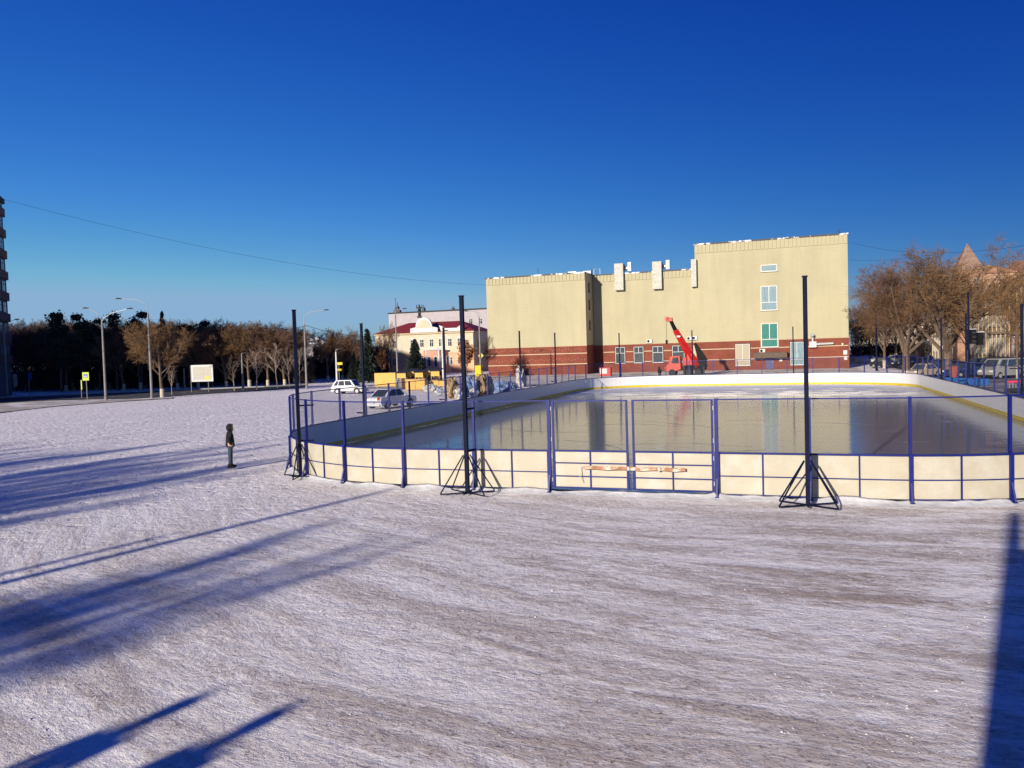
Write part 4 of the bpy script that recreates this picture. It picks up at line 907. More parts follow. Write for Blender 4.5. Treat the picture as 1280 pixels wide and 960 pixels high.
facade('street_house', 'cream house with grey ground floor behind the traffic light', FU, vc+.3, vd, z3_, m_mans, m_mans, [(1.6, 3.9), (6.0, 8.0), (z3_-3.4, z3_-1.6)], 2.6, roofm=m_darkgrey, wd=1.)
zz = at(1195, 345, L2W(FU, ve).y).z
facade('turreted_house', 'tall orange and white house under a pointed turret behind the large bare tree', FU-.5, vd+.3, ve+14, min(zz, 17.6)-1, M('pale_pink_plaster', (.36, .22, .15), .8, var=.15), m_mans, [(1.6, 4.2), (5.8, 8.), (9.4, 11.4), (12.7, 14.6)], 3.2, roofm=m_terra, roofh=1.5)
tp = at(1209, 345, L2W(FU+3, vd).y+2); tz = at(1209, 304, tp.y).z
tu = empty('turret', (tp.x, tp.y, 0), RZ, 'pointed turret rising above the street houses behind the bare tree', 'tower')
b = MB(); b.box(-2.0, 2.0, -2.0, 2.0, 0, tz-5); b.build('turret_wall', M('faded_pink_brick', (.30, .17, .11), .8, var=.25), tu)
b = MB(); b.box(-2.2, 2.2, -2.2, 2.2, tz-5, tz-4.5); b.add([(-2.1, -2.1, tz-4.49), (2.1, -2.1, tz-4.49), (2.1, 2.1, tz-4.49), (-2.1, 2.1, tz-4.49), (0, 0, tz)], [(0, 1, 4), (1, 2, 4), (2, 3, 4), (3, 0, 4)]); b.build('spire', M('weathered_spire_roof', (.20, .13, .10), .8, var=.3, vscale=2), tu)
grid_windows(tu, [-1.0, 1.0], [(tz-9, tz-6.5)], -2.01, .9)
# big tiled roof behind the yellow house
rp = at(1228, 345, 178); rq = at(1330, 345, 158); rzt = at(1270, 321, 166).z; rzb = at(1270, 347, 166).z
ra = atan2(rq.y-rp.y, rq.x-rp.x); rl = (rq-rp).xy.length
bh = empty('tiled_house', (rp.x, rp.y, 0), ra, 'house with broad terracotta tiled roof rising behind the yellow corner house', 'building')
b = MB(); b.box(0, rl, 0, 14, 0, rzb); b.build('wall', m_mans, bh)
b = MB(); b.add([(-.5, -.5, rzb+.002), (rl, -.5, rzb+.002), (rl, 14, rzb+.002), (-.5, 14, rzb+.002), (3, 6, rzt), (rl, 6, rzt)], [(0, 1, 5, 4), (1, 2, 5), (2, 3, 4, 5), (3, 0, 4), (3, 2, 1, 0)]); b.build('roof', m_terra, bh)
cx = at(1261, 320, 167); b = MB(); lx = (cx-Vector((rp.x, rp.y, 0))).dot(Vector((cos(ra), sin(ra), 0))); b.box(lx-.8, lx+.8, 5, 6.5, rzt-1.5, at(1261, 314, 167).z); b.build('chimney', m_darkgrey, bh)
# end-of-street building
eb = at(1140, 440, 230); e_ = empty('cream_house', (eb.x, eb.y, 0), RZ, 'small cream house at the far end of the tree lined street', 'building')
b = MB(); b.box(-14, 16, 0, 10, 0, 9); b.build('wall', m_mans, e_); b = MB(); b.box(-14.3, 16.3, -.4, 10.3, 9.002, 9.5); b.build('roof', m_darkgrey, e_); grid_windows(e_, [-12+i*3 for i in range(9)], [(1.5, 3.6), (5.3, 7.4)], -.02, 1.3)
# ------------------------------------------------------------------ lamps, signs
def lamp(px, py, Y, polepx, label, arms, group=None, mat=m_lampgrey, r=.13, loc=None):
    g = loc or (G(px, py) if Y is None else at(px, 470, Y).xy.to_3d()); g = Vector((g[0], g[1], 0)); zt = at(px, polepx, g.y).z
    o = empty('street_lamp', g, 0, label, 'street lamp', group)
    b = MB(); b.tube([(0, 0, 0), (0, 0, zt*.5), (0, 0, zt)], [r*1.15, r*.95, r*.7], 10); b.tube([(0, 0, 0), (0, 0, .35)], [r*1.5, r*1.4], 10); b.build('pole', mat, o, smooth=False)
    for (dx, dz, hook) in arms:
        pts = [Vector((0, 0, zt-.1)), Vector((dx*.08*(0 if hook else 1), 0, zt+dz*(.62 if hook else .25))), Vector((dx*.35, 0, zt+dz*(.9 if hook else .62))), Vector((dx, 0, zt+dz))]
        b = MB(); b.tube(pts, [.05, .042, .036, .03], 6); b.build('arm', m_galv, o)
        b = MB(); s = 1 if dx > 0 else -1; b.tube([(dx-s*.1, 0, zt+dz), (dx+s*.35, 0, zt+dz+.05), (dx+s*.65, 0, zt+dz+.02)], [.04, .09, .04], 6); b.build('lamp_head', m_darkgrey, o)
    return o
lamp(132.5, 500.5, None, 401, 'street lamp with two spread arms standing at the kerb', [(-1.5, 1.5, False), (3.0, 1.3, False)])
lamp(190, 498.5, None, 394, 'tall street lamp with one long arm bent to the left', [(-3.0, 2.0, True)])
lamp(383.5, 486, None, 405, 'street lamp with a curved arm bent to the right beside the corner net pole', [(2.8, 1.8, True)])
lamp(9.5, 497, None, 409, 'old mottled lamp post beside the dark tower block', [(1.6, 1.0, False)], mat=m_lampgrey)
lamp(497, 470, 125, 391, 'grey lamp post standing in front of the mansion', [(1.2, .6, True)])
lamp(554, 470, 110, 416, 'short white post in front of the mansion bay', [(.3, .3, True)], mat=m_white)
lamp(601, 470, 118, 396, 'slim lamp post carrying the yellow diamond sign', [(-1.6, .9, True)])
lamp(421, 478, 108, 440, 'bare whitish post in front of the brown trees', [(.4, .4, True)], mat=m_white)
lamp(1096, 468, 110, 388, 'dark slim lamp post on the street beside the beige building', [(.9, .5, True)], mat=m_black)
lamp(231, 488, None, 462, 'small park lantern post left of the billboard', [(.3, .2, True)])
lamp(304, 487.5, None, 444, 'grey post between the pale birches', [(.3, .3, True)])
b = MB()
def sign(name, px, py, x0, y0, x1, y1, label, cat, board, rim=None, Y=None, extra=None, posts=None, th=.05):
    g = G(px, py) if Y is None else at(px, 470, Y); o = empty(name, (g.x, g.y, 0), 0, label, cat)
    a = at(x0, y0, g.y); c = at(x1, y1, g.y); zt, zb, l, r = a.z-0, c.z, a.x-g.x, c.x-g.x
    for pxx in (posts or [0]):
        b = MB(); b.tube([(pxx, .06, 0), (pxx, .06, zt)], .05, 8); b.build('post', m_lampgrey, o)
    b = MB(); b.box(l, r, -th, 0, zb, zt); p = b.build('sign_board', rim or board, o)
    if rim: k = (zt-zb)*.1; b = MB(); b.box(l+k, r-k, -th-.01, -th-.002, zb+k*1.1, zt-k*1.1); b.build('sign_face', board, p)
    if extra: extra(o, p, l, r, zb, zt, th)
    return o
def ped(o, p, l, r, zb, zt, th):
    w_, h_ = r-l, zt-zb; cx = (l+r)/2; cz = (zb+zt)/2+h_*.06; s = w_*.30
    b = MB(); b.box(cx-s, cx+s, -th-.02, -th-.012, cz-s, cz+s); b.build('blue_field', m_signblue, p)
    b = MB(); y0 = -th-.03
    b.add([(cx-s*.8, y0, cz-s*.75), (cx+s*.8, y0, cz-s*.75), (cx, y0, cz+s*.85)], [(0, 1, 2)]); b.build('white_triangle', m_white, p)
    b = MB(); y0 = -th-.034; k = s
    b.add([(cx+x*k, y0, cz+z*k) for x, z in ((-.05, .5), (.12, .5), (.12, .33), (-.05, .33))], [(0, 1, 2, 3)])
    b.add([(cx+x*k, y0, cz+z*k) for x, z in ((-.08, .3), (.16, .3), (.1, -.1), (-.06, -.1))], [(0, 1, 2, 3)])
    b.add([(cx+x*k, y0, cz+z*k) for x, z in ((-.06, -.1), (.02, -.1), (-.2, -.62), (-.32, -.62))], [(0, 1, 2, 3)])
    b.add([(cx+x*k, y0, cz+z*k) for x, z in ((.02, -.1), (.1, -.1), (.34, -.62), (.22, -.62))], [(0, 1, 2, 3)])
    b.add([(cx+x*k, y0, cz+z*k) for x, z in ((-.08, .25), (-.3, -.02), (-.24, -.06), (-.04, .15))], [(0, 1, 2, 3)])
    b.build('walking_figure', m_black2, p)
sign('crossing_sign', 109, 501, 103, 465.5, 111.5, 475.5, 'pedestrian crossing sign on lime yellow board by the kerb', 'road sign', m_signyel, None, extra=ped)
g_ = sign('side_sign', 102, 498, 101.3, 475, 103, 487, 'narrow green edge of a second crossing sign behind the lime one', 'road sign', m_signyel, None)
sign('blue_sign', 37, 497, 35, 466, 40, 475, 'blue road sign on a thin post right of the mottled lamp', 'road sign', m_signblue, None)
sign('notice_board', 18.5, 495, 16, 467.5, 22, 483, 'grey notice board beside the dark tower block', 'sign', m_grey, None)
def lines(o, p, l, r, zb, zt, th):
    b = MB(); y0 = -th-.012; h_ = zt-zb
    for i, k in enumerate((.55, .8, .7, .85, .6, .75)):
        z = zt-h_*(.14+.11*i); x = l+(r-l)*.08; rr_ = random.Random(i)
        while x < l+(r-l)*(.08+k): q = rr_.uniform(.15, .45); b.box(x, x+q, y0, y0+.005, z, z+h_*.035); x += q+.1
    b.build('printed_lines', M('faded_print', (.46, .43, .36), .7), p)
    b = MB(); cx = l+(r-l)*.73; b.add([(cx-.3, y0, zb+h_*.3), (cx-.3, y0, zb+h_*.16), (cx, y0, zb+h_*.08), (cx+.3, y0, zb+h_*.16), (cx+.3, y0, zb+h_*.3)], [(0, 1, 2, 3, 4)]); b.build('crest', m_yellow, p)
sign('billboard', 252, 490.5, 239, 456.5, 267, 476.5, 'large white billboard with faded printed lines and small yellow crest', 'billboard', M('offwhite_billboard', (.36, .345, .30), .5, var=.05), m_white, extra=lines, posts=[-1.35, .95], th=.12)
sign('yellow_poster', 601, 470, 593.5, 457, 601.2, 470, 'bright yellow upright panel beside the beige building corner', 'sign', m_yellow, None, Y=100, posts=[-.3])
# diamond priority sign on the slim lamp post
p = at(601, 444.5, 117.7); dm = empty('priority_sign', p, 0, 'yellow diamond sign fixed to the slim lamp post', 'road sign')
def dia(s, y): return [(-s, y, 0), (0, y, -s), (s, y, 0), (0, y, s)]
b = MB(); b.prism([(-.42, 0), (0, -.42), (.42, 0), (0, .42)], -.06, -.02); pl = b.build('sign_board', m_white, dm)
b = MB(); b.prism([(-.34, 0), (0, -.34), (.34, 0), (0, .34)], -.07, -.062); b.build('sign_face', m_yellow, pl)
# small white traffic sign seen among the right-hand trees
sign('small_sign', 1161, 470, 1155, 426, 1166.5, 428, 'small white board on a thin post among the street trees', 'sign', m_white, None, Y=100)
# yellow kiosk signs in the dark left trees
for i, (x0, y0, x1, y1) in enumerate(((421, 453, 428, 456), (421, 461, 427.5, 463.5))):
    sign('yellow_sign', 424, 470, x0, y0, x1, y1, ('upper' if i == 0 else 'lower')+' of two small yellow signs among the dark trees behind the white hatchback', 'sign', m_yellow, None, Y=118+i*.5)
# traffic light on the mast between the right-hand poles
tp_ = at(1211, 470, 76); tl = empty('traffic_light', (tp_.x, tp_.y, 0), 0, 'dark traffic light with snow capped hoods on a mast by the street', 'traffic light')
zt = at(1211, 365, 76).z; b = MB(); b.tube([(0, 0, 0), (0, 0, zt)], [.11, .08], 10); b.build('mast', m_black, tl)
z0, z1 = at(1211, 430, 76).z, at(1211, 412, 76).z
b = MB(); b.box(.12, .62, -.2, .2, z0, z1); b.box(.75, 1.25, -.35, .1, z0-.1, z1-.3); b.bar((0, 0, z1-.25), (1.0, -.1, z1-.25), .07); hsg = b.build('signal_housing', m_black2, tl)
b = MB(); b.box(.1, .66, -.24, .22, z1+.003, z1+.06); b.box(.72, 1.3, -.4, .14, z1-.297, z1-.22); b.build('snow_cap', m_snowclean, tl)
for k in range(3):
    b = MB(); z = z0+.25+k*.42; b.tube([(.37, -.2, z), (.37, -.36, z+.02)], [.17, .19], 12, caps=False); b.tube([(.37, -.2, z), (.37, -.21, z)], .14, 12); b.build('signal_lens', m_darkgrey, hsg)
# ------------------------------------------------------------------ vehicles
def car(name, label, loc, rz, Lc, Wc, Hc, paint, kind='sedan', group='parked cars'):
    o = empty(name, loc, rz, label, 'van' if kind == 'van' else 'car', group)
    wr = .31; wx = (Lc*.185, Lc*.80); x0, x1 = 0, Lc    # front at x=0
    belt = {'sedan': .60, 'hatch': .57, 'suv': .60, 'van': .58}[kind]*Hc; sill = .2
    prof_top = {'sedan': [(0, .42), (.03, .50), (.10, .56), (.30, belt/Hc+.02), (.84, belt/Hc+.03), (.97, .60), (1, .52), (.995, .30)],
                'hatch': [(0, .40), (.03, .48), (.10, .54), (.26, belt/Hc+.01), (.95, belt/Hc+.02), (1, .52), (.995, .28)],
                'suv': [(0, .42), (.02, .54), (.06, .58), (.26, belt/Hc+.01), (.97, belt/Hc+.02), (1, .55), (.995, .28)],
                'van': [(0, .34), (.02, .42), (.07, .50), (.14, belt/Hc), (.99, belt/Hc+.01), (1, .5), (.998, .22)]}[kind]
    poly = [(x*Lc, z*Hc) for x, z in prof_top]
    bot = []
    for w_x in reversed(wx):
        bot += [(w_x+(wr+.07)*cos(a), max(sill, wr+(wr+.07)*sin(a))) for a in [pi*k/8 for k in range(0, 9)]]
    poly = poly + [(Lc*.97, sill)] + bot + [(Lc*.03, sill), (0.01, .3*Hc)]
    b = MB(); n = len(poly); slices = [(-Wc/2+.0, .93), (-Wc/2+.06, 1.), (Wc/2-.06, 1.), (Wc/2, .93)]
    cx, cz = Lc/2, Hc*.35; vs = []
    for y, k in slices: vs += [(cx+(x-cx)*(.985 if k < 1 else 1), y, cz+(z-cz)*(k if z > cz else 1)) for x, z in poly]
    fs = [(i, (i+1) % n, n*1+(i+1) % n, n+i) for i in range(n)]+[(n+i, n+(i+1) % n, 2*n+(i+1) % n, 2*n+i) for i in range(n)]+[(2*n+i, 2*n+(i+1) % n, 3*n+(i+1) % n, 3*n+i) for i in range(n)]
    fs += [tuple(range(n)), tuple(reversed(range(3*n, 4*n)))]
    b.add(vs, fs)
    gh = {'sedan': [(.27, 0), (.42, 1), (.68, 1), (.86, 0)], 'hatch': [(.24, 0), (.38, 1), (.86, .98), (.975, 0)], 'suv': [(.24, 0), (.36, 1), (.90, .98), (.985, 0)], 'van': [(.10, 0), (.24, 1), (.97, 1), (.995, 0)]}[kind]
    zb_, zt_ = belt-.02, Hc
    wb, wt = Wc/2-.05, Wc/2-.20
    def gp(i, s):
        x, t = gh[i]; return Vector((x*Lc, s*(wb+(wt-wb)*t), zb_+(zt_-zb_)*t))
    vs = [gp(i, s) for s in (-1, 1) for i in range(4)]
    b.add(vs, [(0, 1, 2, 3), (7, 6, 5, 4), (0, 4, 5, 1), (1, 5, 6, 2), (2, 6, 7, 3)])
    body = b.build('body', paint, o, fix=True, bevel=.03)
    def pane(pts, off, nm='window'):
        c = sum(pts, Vector())/len(pts); nn = (pts[1]-pts[0]).cross(pts[2]-pts[0]).normalized()
        if nn.dot(c-Vector((Lc/2, 0, Hc*.6))) < 0: nn = -nn
        q = [c+(p_-c)+nn*off for p_ in pts]; q2 = [p_-nn*(off+.01) for p_ in q]; bb = MB(); k = len(q)
        bb.add(q+q2, [tuple(range(k)), tuple(reversed(range(k, 2*k)))]+[(i, (i+1) % k, k+(i+1) % k, k+i) for i in range(k)]); return bb.build(nm, m_glass, o, fix=True)
    def mixp(P, a, b_): # bilinear on the side quad: a along, b_ up
        return P[0].lerp(P[3], a).lerp(P[1].lerp(P[2], a), b_)
    for s in (-1, 1):
        P = [gp(i, s) for i in range(4)]
        cuts = {'sedan': [(.09, .46), (.50, .90)], 'hatch': [(.07, .42), (.45, .74), (.77, .94)], 'suv': [(.06, .40), (.43, .70), (.73, .95)], 'van': [(.05, .28), (.32, .62), (.66, .95)]}[kind]
        for a0, a1 in cuts: pane([mixp(P, a0, .12), mixp(P, a1, .12), mixp(P, a1 if a1 < .9 else a1-.03, .88), mixp(P, a0 if a0 > .1 else a0+.02, .88)], .012)
    def front(i, j, nm):
        P = [gp(i, -1), gp(j, -1), gp(j, 1), gp(i, 1)]; f = lambda a, b_: P[0].lerp(P[3], a).lerp(P[1].lerp(P[2], a), b_)
        pane([f(.07, .08), f(.93, .08), f(.91, .9), f(.09, .9)], .012, nm)
    front(0, 1, 'windscreen'); front(3, 2, 'rear_window')
    for w_x in wx:
        for s in (-1, 1):
            y = s*(Wc/2-.11); ww = MB(); ww.tube([(w_x, y-.1, wr), (w_x, y+.1, wr)], wr, 20); wh = ww.build('wheel', m_tyre, o)
            ww = MB(); ww.tube([(w_x, y+s*.095, wr), (w_x, y+s*.112, wr)], wr*.64, 14); ww.build('rim', m_galv, wh)
    for s in (-1, 1):
        bb = MB(); zf = .47*Hc if kind != 'van' else .40*Hc; bb.box(-.02, .16, s*Wc*.33-.17, s*Wc*.33+.17, zf-.08, zf+.07); bb.build('headlight', m_headl, o, bevel=.02)
        bb = MB(); zr = .53*Hc; bb.box(Lc-.13, Lc+.02, s*Wc*.38-.13, s*Wc*.38+.13, zr-.12, zr+.10); bb.build('tail_light', m_taill, o, bevel=.02)
        bb = MB(); m0 = gp(0, s); bb.box(m0.x+.25, m0.x+.4, m0.y-.06+s*.09, m0.y+.06+s*.09, belt+.0, belt+.14); bb.build('mirror', paint, o, bevel=.02)
    bb = MB(); bb.box(-.05, .05, -Wc*.44, Wc*.44, .24, .42); bb.build('bumper', paint if kind != 'van' else m_black2, o, bevel=.03)
    bb = MB(); bb.box(Lc-.05, Lc+.05, -Wc*.44, Wc*.44, .24, .44); bb.build('bumper', paint if kind != 'van' else m_black2, o, bevel=.03)
    bb = MB(); bb.box(Lc+.05, Lc+.056, -.26, .26, .46, .57); bb.build('number_plate', m_white, o)
    return o
def place_car(px, py, rz, Lc, Wc, Hc, paint, kind, name, label, Y=None, group='parked cars'):
    g = G(px, py) if Y is None else at(px, 470, Y); g.z = .03 if Y is None else .05
    c, s = cos(rz), sin(rz); loc = Vector((g.x-c*Lc/2, g.y-s*Lc/2, g.z)); return car(name, label, loc, rz, Lc, Wc, Hc, paint, kind, group)
# hatchback: seen broadside, front to the right (local front is x=0 so rz ~ pi)
place_car(437.5, 492.3, pi-.25, 3.9, 1.65, 1.55, m_carwhite, 'hatch', 'parked_car', 'white small hatchback parked on the snow field farther from the rink')
place_car(489, 509.5, pi+1.02, 4.5, 1.75, 1.52, m_carwhite, 'sedan', 'parked_car', 'white sedan seen from behind parked nearest the left boards')
place_car(1254, 473, .35, 5.0, 1.9, 2.0, m_carsilver, 'van', 'parked_van', 'silver passenger van parked before the yellow house')
place_car(1154, 472, .5, 4.3, 1.75, 1.5, m_carbeige, 'sedan', 'parked_car', 'beige car with bright headlight behind the rounded end of the boards')
place_car(1205, 472, .3, 4.4, 1.8, 1.55, m_carblue, 'hatch', 'parked_car', 'navy blue car beside the thick tree trunk')
place_car(1224, 0, .3, 4.6, 1.8, 1.75, m_carblack, 'suv', 'parked_car', 'black car behind the traffic light', Y=92)
place_car(1245, 0, .3, 4.6, 1.85, 1.9, m_carblack, 'suv', 'parked_car', 'black car parked right behind the silver van roof', Y=89)
place_car(1085, 0, 1.9, 4.3, 1.75, 1.5, m_carwhite, 'sedan', 'parked_car', 'white car far down the street beside the beige building', Y=145)
place_car(1124, 0, 1.9, 4.2, 1.75, 1.5, m_carwhite, 'hatch', 'parked_car', 'white car behind the bushy ochre tree', Y=142)
place_car(1160, 0, 1.2, 4.3, 1.75, 1.5, m_carwhite, 'sedan', 'parked_car', 'white car behind the small white board on the street', Y=125)
place_car(1106, 0, 1.9, 4.4, 1.8, 1.55, m_carblack, 'sedan', 'parked_car', 'black car in the shade of the beige building', Y=120)
place_car(1175, 0, .4, 4.3, 1.8, 1.6, m_carblue, 'suv', 'parked_car', 'dark blue car left of the thick tree trunk', Y=97)
place_car(1068, 0, 1.9, 4.4, 1.8, 1.5, m_carblack, 'sedan', 'parked_car', 'dark car at the foot of the beige building corner', Y=150)
place_car(1140, 0, 1.4, 4.3, 1.75, 1.5, m_carblue, 'sedan', 'parked_car', 'dark car between the two large street trees', Y=128)
# things by the right-hand boards
g = L2W(39, 52); 
b = MB(); q0, q1 = at(1170, 476, 74), at(1232, 474, 68); br_ = atan2(q1.y-q0.y, q1.x-q0.x); bl = empty('low_barrier', (q0.x, q0.y, 0), br_, 'low bright blue plastic barrier lying along the street edge', 'barrier')
b.box(0, (q1-q0).length, -.35, .35, 0.03, .62); b.build('panel', M('blue_plastic', (.02, .10, .30), .5, var=.2), bl, bevel=.04)
def litterbin(px, Y, label, mat, hh=1.2):
    p = at(px, 470, Y); r = empty('litter_bin', (p.x, p.y, 0), 0, label, 'bin'); b = MB(); b.tube([(0, 0, .05), (0, 0, hh-.15)], [.38, .5], 12); b.build('barrel', mat, r)
    b = MB(); b.tube([(0, 0, hh-.15), (0, 0, hh)], [.54, .5], 12); b.build('rim', m_darkgrey, r); return r
litterbin(1193, 78, 'brown red litter bin beside the thick tree trunk', M('rust_red_bin', (.20, .05, .03), .7), 1.6)
# snow covered low bench and pile right of the boards
p = at(1275, 490, 50); r = empty('bench', (p.x, p.y, 0), RZ+.6, 'low dark bench just beyond the right boards', 'bench')
b = MB(); b.box(-1, 1, -.25, .25, .42, .5); b.build('seat', m_darkgrey, r); b = MB(); b.box(-1, 1, .2, .26, .6, .9); b.build('backrest', m_darkgrey, r)
for s in (-.8, .8): b = MB(); b.box(s-.05, s+.05, -.22, .22, 0, .42); b.build('leg', m_black2, r)
p = at(1268, 474, 62); r = empty('child_sled', (p.x, p.y, 0), .2, 'small pink sled leaning behind the right boards', 'sled'); b = MB(); b.box(-.5, .5, -.2, .2, .55, .72); b.build('seat', M('pink_plastic', (.75, .05, .12), .4), r, bevel=.05)
for s in (-.17, .17): b = MB(); b.tube([(-.55, s, .12), (.4, s, .1), (.6, s, .35)], .025, 6); b.bar((-.3, s, .1), (-.3, s, .56), .04); b.bar((.3, s, .1), (.3, s, .56), .04); b.build('runner', m_galv, r)
# ------------------------------------------------------------------ crane truck
CY = 112.
cb = at(857, 467, CY); crane = empty('crane_truck', (cb.x, cb.y, .03), RZ, 'red crane truck with raised boom in front of the beige building', 'crane truck')
def cl(px, py, dy=0.): p = at(px, py, CY+dy); return Vector(((p-cb).x/cos(RA), dy, p.z))
def xz(px, py): p = at(px, py, CY); return ((p.x-cb.x)*1.0, p.z)
b = MB(); X0, X1 = xz(833, 466)[0], xz(884, 466)[0]; b.box(X0+.4, X1-.2, -1.0, 1.0, .85, 1.25); b.box(X0+2.6, X1-.1, -1.15, 1.15, 1.25, 1.5); b.build('chassis', m_black2, crane)
for x in (X0+1., X1-2.6, X1-1.2):
    for s in (-1, 1):
        q = MB(); q.tube([(x, s*1.0-.16, .5), (x, s*1.0+.16, .5)], .5, 18); wh = q.build('wheel', m_tyre, crane); q = MB(); q.tube([(x, s*1.17, .5), (x, s*1.19, .5)], .26, 12); q.build('rim', m_darkgrey, wh)
b = MB(); b.prism([(X0, .7), (X0-.1, 1.35), (X0+.45, 1.75), (X0+.75, 2.85), (X0+2.1, 2.9), (X0+2.25, 1.0), (X0+1.7, .75)], -1.1, 1.1); cab = b.build('cab', m_orange, crane, bevel=.06, fix=True)
b = MB(); b.prism([(X0+.95, 1.85), (X0+1.1, 2.65), (X0+1.9, 2.7), (X0+1.95, 1.85)], -1.13, -1.103); b.build('window', m_glass, cab, fix=True)
b = MB(); b.box(X0+2.5, X0+3.0, -.9, .9, 1.25, 2.6); b.box(X0+3.1, X0+3.9, -.95, .1, 1.52, 3.1); b.box(X0+3.0, X0+3.3, -.6, .6, 2.2, 3.8); b.build('operator_cab', m_red, crane, bevel=.04)
bx, bz = xz(871, 459); tx, tz_ = xz(845, 413); hx, hz = xz(838.5, 399.5)
b = MB(); b.box(bx-1.2, bx+1.3, -.8, .8, 1.52, 2.2); b.prism([(bx+.2, 2.2), (bx+1.5, 2.2), (bx+1.2, 2.7), (bx-.1, 4.7), (bx-.35, 4.5)], -.35, .35); b.build('turret', m_black2, crane, fix=True)  # black wedge beside the boom stands in for its shadow on the wall
b = MB(); b.tube([(bx+.1, -.55, bz), (bx+(tx-bx)*.5, -.55, bz+(tz_-bz)*.5), (tx, -.55, tz_)], [.68, .52, .40], 4); b.build('boom', m_red, crane)
b = MB(); b.tube([(tx, -.55, tz_), (hx, -.55, hz)], [.30, .24], 4); b.build('boom_extension', m_black2, crane)
b = MB(); b.box(hx-.45, hx+.35, -.9, -.2, hz-.3, hz+.25); b.tube([(hx-.4, -.9, hz+.1), (hx-.4, -.2, hz+.1)], .3, 12); b.build('boom_head', m_red, crane, bevel=.05)
b = MB(); b.bar((hx-.55, -.55, hz), (hx-.55, -.55, 5.2), .04); b.box(hx-.7, hx-.4, -.65, -.45, 4.6, 5.2); b.build('hoist_cable', m_black2, crane)
b = MB(); kx, kz = bx+(tx-bx)*.83, bz+(tz_-bz)*.83; b.box(kx-.25, kx+.25, -1.06, -1.03, kz-.12, kz+.12); b.build('boom_plate', m_white, crane)
for x in (X0+2.7, X1-.4): q = MB(); q.box(x-.12, x+.12, -1.5, -1.3, .1, 1.3); q.box(x-.3, x+.3, -1.6, -1.2, 0, .1); q.build('outrigger', m_darkgrey, crane)
# red kiosk box near the recess
p = at(757, 466, 122); r = empty('red_box', (p.x, p.y, .03), RZ, 'red cabinet with a white panel beside the shaded recess', 'cabinet'); b = MB(); b.box(-.9, .9, -.5, .5, 0, 1.3); b.build('cabinet', m_red, r, bevel=.03); b = MB(); b.box(-.75, .35, -.53, -.505, .35, 1.15); b.build('panel', m_white, r)
# ------------------------------------------------------------------ wooden market stalls, hoarding, wrapped bundles
def stall(x0, x1, ytop, ybot, Y, label, hut=True):
    a = at(x0, ytop, Y); c = at(x1, ybot, Y); w_ = c.x-a.x; r = empty('market_stall', (a.x, Y, 0), -.1, label, 'market stall', 'wooden market stalls')
    zt, zf = a.z, c.z
    b = MB(); b.box(0, w_, -.05, 0, zf, zt); b.build('fascia', m_yellowwood, r)
    b = MB()
    for x in (.05, w_-.05):
        for y in (.06, 1.9): b.bar((x, y, 0), (x, y, zt-.05), .09)
    b.build('frame', m_wood, r)
    b = MB(); b.add([(-.15, -.2, zt+.01), (w_+.15, -.2, zt+.01), (w_+.15, 2.1, zt+.25), (-.15, 2.1, zt+.25), (-.15, -.2, zt+.08), (w_+.15, -.2, zt+.08), (w_+.15, 2.1, zt+.32), (-.15, 2.1, zt+.32)], [(0,3,2,1),(4,5,6,7),(0,1,5,4),(1,2,6,5),(2,3,7,6),(3,0,4,7)]); b.build('roof', m_darkgrey, r)
    b = MB(); b.box(.1, w_-.1, 1.85, 1.9, 0, zt-.1); b.build('rear_wall', M('dark_brown_boards', (.06, .03, .015), .8), r)
    if hut: b = MB(); b.box(.05, w_-.05, .0, .5, 0, .95); b.build('counter', m_wood, r)
    return r
SX = [(496, 507.5, 466.5, 472.5), (508.5, 518, 464.5, 470), (518.5, 529, 465.8, 471.5), (530, 538, 463.5, 469), (538.5, 549.5, 464, 470)]
for i, (x0, x1, a, c_) in enumerate(SX): stall(x0, x1, a, c_, 99+(i % 2)*1.5, ['market stall directly right of the yellow hoarding', 'second market stall from the yellow hoarding', 'middle market stall of the row of five', 'fourth market stall from the yellow hoarding', 'market stall at the end of the row beside the white post'][i], hut=i not in (0, 3))
a = at(468, 466.5, 96); c_ = at(495.5, 482.5, 96); r = empty('hoarding', (a.x, 96, 0), -.12, 'large yellow boarded hoarding standing on the snow', 'hoarding')
b = MB(); b.box(0, c_.x-a.x, -.06, 0, c_.z, a.z); b.build('panel', m_yellowwood, r); b = MB()
for x in (.3, 1.4, 2.5): b.bar((x, .06, 0), (x, .06, a.z-.05), .09); b.bar((x, .06, a.z*.7), (x, .9, 0), .07)
b.build('frame', m_wood, r)
def crate(x0, x1, y0, y1, Y, label, mat=None):
    a = at(x0, y0, Y); c = at(x1, y1, Y); r = empty('wooden_crate', (a.x, Y, 0), -.15, label, 'crate', 'timber crates by the stalls'); w_ = c.x-a.x; h_ = a.z
    b = MB(); b.box(.04, w_-.04, .03, 1.2, 0.05, h_-.03); b.build('box', mat or m_yellowwood, r)
    b = MB()
    for x in (0, w_/2-.04, w_-.08): b.box(x, x+.08, 0, .028, 0, h_)
    b.box(0, w_, -.03, -.002, h_-.12, h_); b.box(0, w_, -.03, -.002, .0, .12); b.build('battens', m_wood, r)
crate(506, 532, 474, 484, 93, 'wide pale timber counter in front of the stalls'); crate(539, 558, 475, 482, 94, 'pale timber crate at the end of the stalls'); crate(584.5, 596, 471, 480, 95, 'small yellow timber crate left of the bright yellow panel'); crate(601, 612, 469.5, 477, 96, 'tan crate under the bright yellow panel', m_tarpn)
